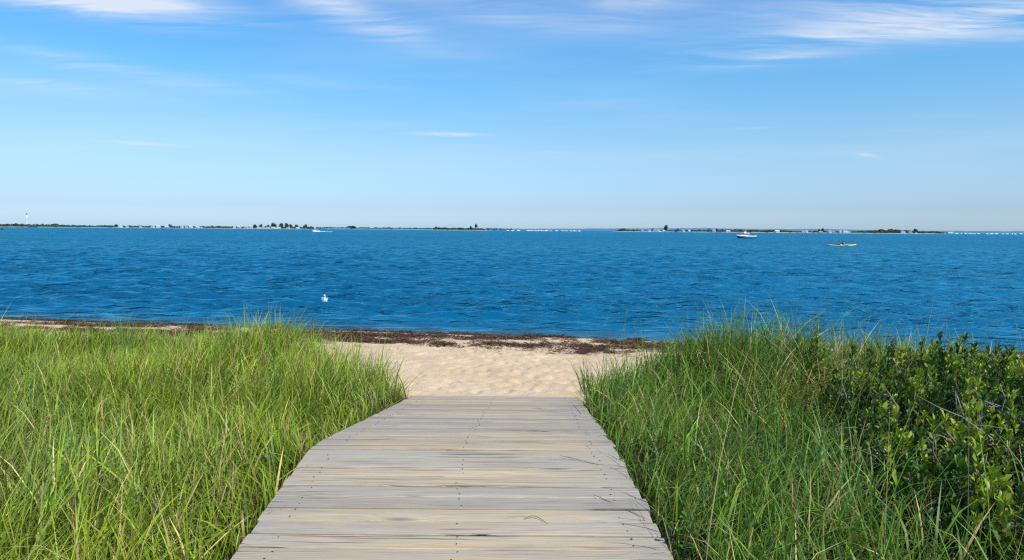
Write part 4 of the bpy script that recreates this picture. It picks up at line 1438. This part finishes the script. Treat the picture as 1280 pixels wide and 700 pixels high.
scrub('scrub', -110, 392, 1795, 110, lambda q: np.interp(q, [-110, 0, 22, 40, 60, 69, 85, 110, 392], [7.5, 7.5, 8.5, 6.5, 7.5, 8.0, 5.5, 4.8, 5.2]), 5200, (0.052, 0.095, 0.092), 'dark scrub along the low left shore on the horizon', 5)
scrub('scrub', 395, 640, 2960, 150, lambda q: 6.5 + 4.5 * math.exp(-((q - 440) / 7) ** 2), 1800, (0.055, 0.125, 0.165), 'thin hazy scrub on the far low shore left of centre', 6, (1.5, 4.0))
scrub('scrub', 542, 612, 1795, 55, lambda q: np.interp(q, [542, 546, 560, 590, 600, 612], [4.5, 6.0, 5.0, 5.0, 3.5, 1.5]), 1500, (0.035, 0.065, 0.042), 'dark scrub covering the small islet at the centre of the horizon', 7)
scrub('scrub', 768, 1180, 1495, 100, lambda q: np.interp(q, [768, 776, 790, 810, 930, 940, 960, 1000, 1060, 1090, 1100, 1120, 1150, 1170, 1185], [1.5, 4.0, 3.5, 2.2, 5.0, 5.5, 4.8, 3.2, 3.6, 4.5, 7.5, 7.5, 4.0, 4.6, 2.0]), 4200, (0.048, 0.082, 0.062), 'dark scrub along the low right shore on the horizon', 8)

# trees on the far shores: four kinds, copied
def make_tree(seed, tall):
    pr = random.Random(seed); rs = np.random.default_rng(seed)
    root = empty('tree')
    t = MB()
    t.tube([(0, 0, -0.5), (0.05, 0, 0.3 * tall * 3), (0.1, 0.05, tall * 3 * .62)], [0.34, 0.24, 0.10], 7)
    lobes = []
    for k in range(9):
        a = pr.uniform(0, 6.28); r_ = pr.uniform(0.4, 1.7)
        c = Vector((r_ * math.cos(a), r_ * math.sin(a) * .8, tall * (0.85 + 1.7 * pr.random() * (1 - 0.22 * r_))))
        lobes.append((c, pr.uniform(0.85, 1.3)))
        t.tube([(0.06, 0, tall * pr.uniform(0.8, 1.4)), c], [0.12, 0.04], 5)
    t.build('trunk', BARK, root, True)
    n = 620
    P, S, C = [], [], []
    for i in range(n):
        c, r_ = pr.choice(lobes)
        v = Vector((pr.gauss(0, 1), pr.gauss(0, 1), pr.gauss(0, 1))).normalized() * r_ * pr.random() ** 0.4
        P.append(c + v); S.append(pr.uniform(0.16, 0.36))
        C.append(Vector((0.042, 0.085, 0.085)) * pr.uniform(0.6, 1.45))  # crown green shifted to blue to paint in haze
    P, S = np.array(P), np.array(S)
    A = rs.normal(size=(n, 3)); A /= np.linalg.norm(A, axis=1, keepdims=True)
    Bv = np.cross(A, rs.normal(size=(n, 3))); Bv /= np.linalg.norm(Bv, axis=1, keepdims=True)
    V = np.stack([P - A * S[:, None], P + Bv * S[:, None] * .7, P + A * S[:, None], P - Bv * S[:, None] * .7], 1)
    np_mesh('crown', V.reshape(-1, 3), quads=np.arange(n * 4).reshape(n, 4), mat=FARLEAF, parent=root, attrs={'col': np.repeat(np.array(C), 4, 0)})
    return root, tall * 2.55 + 0.9


TREES = [make_tree(1, 1.0), make_tree(2, 1.25), make_tree(3, 0.8), make_tree(4, 1.7)]
tused = set()


def place_tree(k, px, d, h_px, w_px, label, group):
    src, h0 = TREES[k]
    o = src if k not in tused else copy_tree(src)
    tused.add(k)
    m_per = d / FPX
    o.location = at(px, d, 0.6)
    o.scale = (w_px * m_per / 4.2, w_px * m_per / 4.2, (h_px * m_per * 1.06 - 0.6) / h0)
    o.rotation_euler = (0, 0, px * 1.7)
    tag(o, label, 'tree', group)
    return o


GL, GRT = 'trees on the left shore', 'trees on the right shore'
for k, px, h, w, lab in [
        (2, 69, 5.2, 5, 'low rounded tree in the scrub right of the white lighthouse'), (2, 146, 4.8, 5, 'small tree on the left shore behind the leftmost white house'),
        (0, 213, 5.2, 5, 'dark tree standing alone between white houses halfway along the left shore'), (2, 318, 6.0, 5, 'first tree from the left of the grove near the tip of the left shore'),
        (0, 326, 6.2, 5, 'second tree of the grove near the tip of the left shore, beside its taller neighbours'), (2, 335.5, 5.4, 5, 'lowest tree of the grove near the tip, just left of the broad one'),
        (0, 342.5, 8.2, 7.5, 'broadest tree of the grove near the tip of the left shore'), (1, 351, 9.2, 5.5, 'tallest tree of the grove near the tip of the left shore'),
        (0, 358, 8.0, 5.5, 'tree just right of the tallest one in the grove on the left shore'), (1, 363.5, 7.4, 4.2, 'narrow tree right of centre in the grove near the tip'),
        (1, 370.5, 7.0, 4.5, 'separate upright tree near the right end of the grove on the left shore'), (0, 381.5, 6.2, 6.5, 'last rounded tree at the tip of the left shore')]:
    place_tree(k, px, 1840, h, w, lab, GL)
place_tree(2, 440, 2980, 4.4, 9, 'low dark tree clump on the thin far shore right of the speedboat', None)
place_tree(2, 588, 1835, 6.0, 3.5, 'smaller tree on the islet, left of its tallest tree', 'trees on the islet')
place_tree(3, 595.2, 1835, 9.0, 3.6, 'tall slim tree at the right end of the islet', 'trees on the islet')
place_tree(2, 545.5, 1825, 5.0, 3.5, 'low tree at the left end of the islet', 'trees on the islet')
for k, px, h, w, lab in [
        (2, 779, 4.2, 8, 'low dark tree at the left end of the right shore'), (2, 816, 4.5, 3.5, 'small dark tree left of the lone round tree on the right shore'),
        (0, 832.5, 9.2, 6, 'lone round tree rising above everything on the right shore'), (2, 847, 4.6, 4, 'low tree right of the lone round tree'),
        (1, 886, 6.0, 3.4, 'narrow dark tree above the houses left of the motor boat'), (2, 896, 5.0, 4, 'low tree above the houses left of the motor boat'),
        (1, 1023.5, 6.2, 3.2, 'left one of two dark trees above the kayaks'), (0, 1028.5, 6.4, 4.2, 'right one of two dark trees above the kayaks'),
        (2, 1102, 5.6, 7, 'left tree of the low wooded rise right of the kayaks'), (2, 1112, 6.0, 8, 'middle tree of the low wooded rise right of the kayaks'),
        (2, 1125, 4.4, 6, 'right tree of the low wooded rise right of the kayaks'), (0, 1144.5, 6.4, 6.5, 'rounded tree near the tip of the right shore')]:
    place_tree(k, px, 1545, h, w, lab, GRT)

# houses; whites dimmed and cooled to paint in the haze
HW = {'white': plain('hazed_white_clapboard', (0.62, 0.66, 0.69), 0.7, 0.2, 0.05), 'grey-blue': plain('grey_blue_shingle', (0.30, 0.36, 0.44), 0.8, 0.2, 0.08),
      'pinkish': plain('pinkish_stucco', (0.55, 0.44, 0.47), 0.8, 0.2, 0.05), 'dark': plain('dark_shingle', (0.07, 0.10, 0.15), 0.8, 0.2, 0.1)}
ROOFM = plain('roof_shingle', (0.30, 0.33, 0.37), 0.85, 0.15, 0.12)
ROOFD = plain('dark_roof_shingle', (0.06, 0.085, 0.13), 0.85, 0.15, 0.12)
ROOFW = plain('pale_roof', (0.50, 0.55, 0.59), 0.8, 0.2, 0.06)


def make_house(colour, roofm):
    """unit house 8 x 7 x 4.2 m, eaves towards the water"""
    root = empty('house')
    w = MB(); w.box((0, 0, 1.3), (8, 7, 3.4)); w.add([(-4, -3.5, 3.0), (-4, 3.5, 3.0), (-4, 0, 4.7)], [(0, 1, 2)]); w.add([(4, -3.5, 3.0), (4, 3.5, 3.0), (4, 0, 4.7)], [(0, 2, 1)])
    w.build('wall', HW[colour], root)
    r = MB()
    for sg in (-1, 1):
        a = [Vector((-4.3, sg * 3.9, 2.86)), Vector((4.3, sg * 3.9, 2.86)), Vector((4.3, 0, 4.86)), Vector((-4.3, 0, 4.86))]
        if sg > 0: a.reverse()
        b_ = [p + Vector((0, 0, 0.16)) for p in a]
        r.add(a + b_, [(3, 2, 1, 0), (4, 5, 6, 7), (0, 1, 5, 4), (1, 2, 6, 5), (2, 3, 7, 6), (3, 0, 4, 7)])
    r.build('roof', roofm, root)
    for xx in (-2.4, 2.4):
        k = MB(); k.box((xx, -3.52, 1.7), (1.2, 0.06, 1.2)); k.build('window', GLASS, root)
    k = MB(); k.box((0, -3.52, 1.0), (1.0, 0.06, 2.0)); k.build('door', ROOFD, root)
    return root


HOUSES = {}


def place_house(colour, roofm, px, d, w_px, h_px, label, group, rz=0.0):
    key = (colour, roofm.name)
    if key not in HOUSES:
        o = HOUSES[key] = make_house(colour, roofm)
    else:
        o = copy_tree(HOUSES[key])
    mp = d / FPX
    o.location = at(px, d, 0.55)
    o.scale = (w_px * mp / 8.3, 1.0, max(0.5, (h_px * mp - 0.5) / 5.0))
    o.rotation_euler = (0, 0, rz)
    tag(o, label, 'house', group)
    return o


GH, GHR = 'houses on the left shore', 'houses on the right shore'
for px, w, h, c, r_, lab in [
        (150.5, 4.2, 2.8, 'white', ROOFW, 'leftmost white house on the left shore, bright and on its own'),
        (159.3, 3.0, 2.0, 'white', ROOFM, 'low white house just right of the leftmost white house'),
        (175.8, 2.6, 2.2, 'white', ROOFM, 'tiny pale house alone in the scrub between the leftmost house and the dark lone tree'),
        (191.2, 4.0, 2.8, 'white', ROOFM, 'grey-roofed white house second to the left of the dark lone tree'),
        (198.4, 4.4, 3.2, 'white', ROOFW, 'bright white house next on the left of the dark lone tree'),
        (209.0, 4.6, 3.0, 'pinkish', ROOFW, 'pinkish pale house at the foot of the dark lone tree'),
        (227.6, 3.0, 3.0, 'white', ROOFM, 'first white house right of the dark lone tree'),
        (233.4, 3.2, 2.6, 'white', ROOFM, 'low grey-roofed white house, second right of the dark lone tree'),
        (238.8, 3.2, 3.2, 'white', ROOFW, 'taller bright white house, third right of the dark lone tree'),
        (247.2, 3.8, 2.8, 'white', ROOFW, 'bright white house before the long house-free stretch'),
        (251.5, 2.8, 1.8, 'white', ROOFM, 'lowest white house at the start of the long house-free stretch'),
        (293.2, 3.0, 2.6, 'white', ROOFW, 'white house at the right end of the house-free stretch'),
        (299.2, 3.4, 3.6, 'pinkish', ROOFW, 'tall pinkish pale house left of the grove'),
        (308, 4.2, 2.8, 'white', ROOFM, 'grey-roofed white house at the left edge of the grove'),
        (314.3, 4.0, 2.6, 'white', ROOFM, 'low white house below the first grove tree'),
        (323.8, 4.4, 2.2, 'white', ROOFW, 'pale low house below the second grove tree'),
        (329.3, 4.2, 2.4, 'white', ROOFM, 'grey-roofed pale house between the second and lowest grove trees'),
        (335.2, 4.4, 2.6, 'white', ROOFM, 'white house below the lowest grove tree'),
        (342.0, 5.0, 2.6, 'white', ROOFW, 'long white house below the broadest grove tree'),
        (348.5, 4.8, 2.6, 'white', ROOFW, 'long white house below the tallest grove tree'),
        (360.3, 3.4, 2.2, 'white', ROOFM, 'small white house in the gap right of the tallest grove tree'),
        (372.4, 3.8, 2.4, 'white', ROOFW, 'white house below the separate upright tree, nearest the left shore tip')]:
    place_house(c, r_, px, 1800, w, h, lab, GH, random.Random(px).uniform(-.3, .3))
dk = place_house('dark', ROOFD, 41, 1760, 10.5, 2.6, 'long low dark-blue building below and right of the white lighthouse', None)
for px, w, h, c, r_, lab in [
        (802.5, 3.0, 2.4, 'grey-blue', ROOFM, 'grey-blue house farthest left on the right shore'),
        (811.5, 3.2, 2.6, 'white', ROOFM, 'grey-roofed pale house left of the lone round tree'),
        (818.5, 5.0, 2.8, 'grey-blue', ROOFM, 'wide grey-blue house left of the lone round tree'),
        (823.2, 2.4, 2.8, 'white', ROOFW, 'narrow bright white house just left of the lone round tree'),
        (830.0, 3.2, 2.4, 'pinkish', ROOFW, 'small pinkish house at the foot of the lone round tree'),
        (840.0, 3.4, 3.0, 'grey-blue', ROOFD, 'grey-blue house with dark roof just right of the lone round tree'),
        (845.0, 3.2, 3.8, 'dark', ROOFD, 'tall dark house right of the lone round tree'),
        (849.5, 3.2, 3.2, 'grey-blue', ROOFD, 'dark-roofed grey-blue house beside the tall dark house'),
        (854.0, 3.0, 2.8, 'white', ROOFM, 'pale grey-roofed house, first of two right of the dark houses'),
        (861.6, 2.6, 2.8, 'white', ROOFW, 'bright white house, second of two right of the dark houses'),
        (886.5, 3.4, 4.4, 'dark', ROOFD, 'tall dark house left of the motor boat'),
        (892.5, 4.0, 3.4, 'pinkish', ROOFM, 'pinkish house with a grey roof left of the motor boat'),
        (899.5, 4.0, 3.6, 'dark', ROOFD, 'dark house between the pinkish house and the bright white one'),
        (910.0, 5.0, 2.6, 'white', ROOFW, 'bright white house nearest to the motor boat on its left'),
        (971.2, 5.4, 3.4, 'white', ROOFW, 'wide bright white house alone in the scrub right of the motor boat'),
        (1004, 4.0, 2.6, 'pinkish', ROOFM, 'low pinkish house left of the two dark trees above the kayaks'),
        (1007.8, 2.8, 3.0, 'white', ROOFW, 'white house beside the low pinkish house'),
        (1026.0, 4.0, 2.6, 'pinkish', ROOFM, 'pinkish house at the foot of the two dark trees'),
        (1037.2, 3.6, 3.4, 'white', ROOFM, 'tall pale house right of the two dark trees'),
        (1042.0, 3.0, 2.4, 'grey-blue', ROOFM, 'small grey-blue house right of the tall pale one'),
        (1050.5, 2.2, 3.2, 'white', ROOFW, 'narrow white house above the kayaks'),
        (1056.5, 4.6, 3.2, 'white', ROOFW, 'bright wide white house above the kayaks'),
        (1060.8, 3.0, 2.6, 'white', ROOFM, 'grey-roofed white house right of the bright wide one'),
        (1128.8, 4.6, 2.6, 'white', ROOFW, 'white house at the right foot of the wooded rise'),
        (1138.0, 3.4, 2.8, 'pinkish', ROOFM, 'pinkish house left of the rounded tree near the tip'),
        (1187.5, 7.0, 2.6, 'pinkish', ROOFW, 'long low pinkish-white building past the right shore tip')]:
    place_house(c, r_, px, 1500 if px < 1180 else 1490, w, h, lab, GHR, random.Random(px).uniform(-.3, .3))
place_boat(2, 1145, 1470, 0.1, 'low white boat drawn up on the sand below the rounded tree near the shore tip', None, 1.3)
place_boat(2, 607, 1770, 3.0, 'low white boat lying off the right end of the islet', None, 1.2)
place_boat(0, 825.5, 1465, 0.2, 'white boat moored on the right shore below the lone round tree', None, 0.9)

# lighthouse, haze painted into its dimmed white
LW = plain('hazed_white_masonry', (0.66, 0.72, 0.76), 0.8, 0.2, 0.04, 0.4)
lh = empty('lighthouse', at(34.2, 2000, 0.5))
tag(lh, 'tall slender white lighthouse tower on the left shore', 'lighthouse')
b = MB(); b.lathe([(3.6, 0), (3.4, 1.5), (2.9, 12), (2.4, 26), (2.1, 36)], 20); b.build('tower', LW, lh, True)
b = MB(); b.lathe([(2.1, 36.02), (3.0, 36.6), (3.0, 36.9), (2.0, 37.0)], 20); b.build('gallery', LW, lh)
b = MB(); b.lathe([(1.5, 37.02), (1.5, 40.0)], 12); b.build('lantern', GLASS, lh)
b = MB(); b.lathe([(1.9, 40.02), (1.4, 41.2), (0.3, 42.2), (0.1, 43.4)], 14); b.build('dome_roof', LW, lh, True)

# arched bridge far behind the islet, haze mixed into its colour
BR = plain('hazed_bridge_paint', (0.42, 0.60, 0.62), 0.6, 0.3, 0.05, 0.2)
bx0 = at(565, 4000, 0)
bg_o = empty('arch_bridge', bx0)
tag(bg_o, 'pale hazy arch bridge showing just above the islet in the far distance', 'bridge')
for sy in (-6, 6):
    a_ = MB(); a_.tube([(-38 + 76 * i / 16, sy, 14 + 20 * math.sin(math.pi * i / 16)) for i in range(17)], 0.9, 6); a_.build('arch', BR, bg_o, True)
    h_ = MB()
    for i in range(1, 16): h_.tube([(-38 + 76 * i / 16, sy, 12.6), (-38 + 76 * i / 16, sy, 14 + 20 * math.sin(math.pi * i / 16))], 0.28, 5)
    h_.build('hanger', BR, bg_o)
dkm = MB(); dkm.rings([[Vector((x_, y_, z_ + zz)) for y_, zz in ((-6.5, 0), (6.5, 0), (6.5, 1.3), (-6.5, 1.3))] for x_, z_ in ((-170, 5), (-90, 9), (-38, 11.3), (38, 11.3), (90, 9), (170, 5))])
dkm.build('roadway', BR, bg_o)
for x_, zt in ((-130, 6.9), (-90, 8.9), (-60, 10.2), (-38, 11.2), (38, 11.2), (60, 10.2), (90, 8.9), (130, 6.9)):
    pm = MB(); pm.box((x_, 0, zt / 2 - 1), (2.2, 11, zt + 2)); pm.build('pier', BR, bg_o)
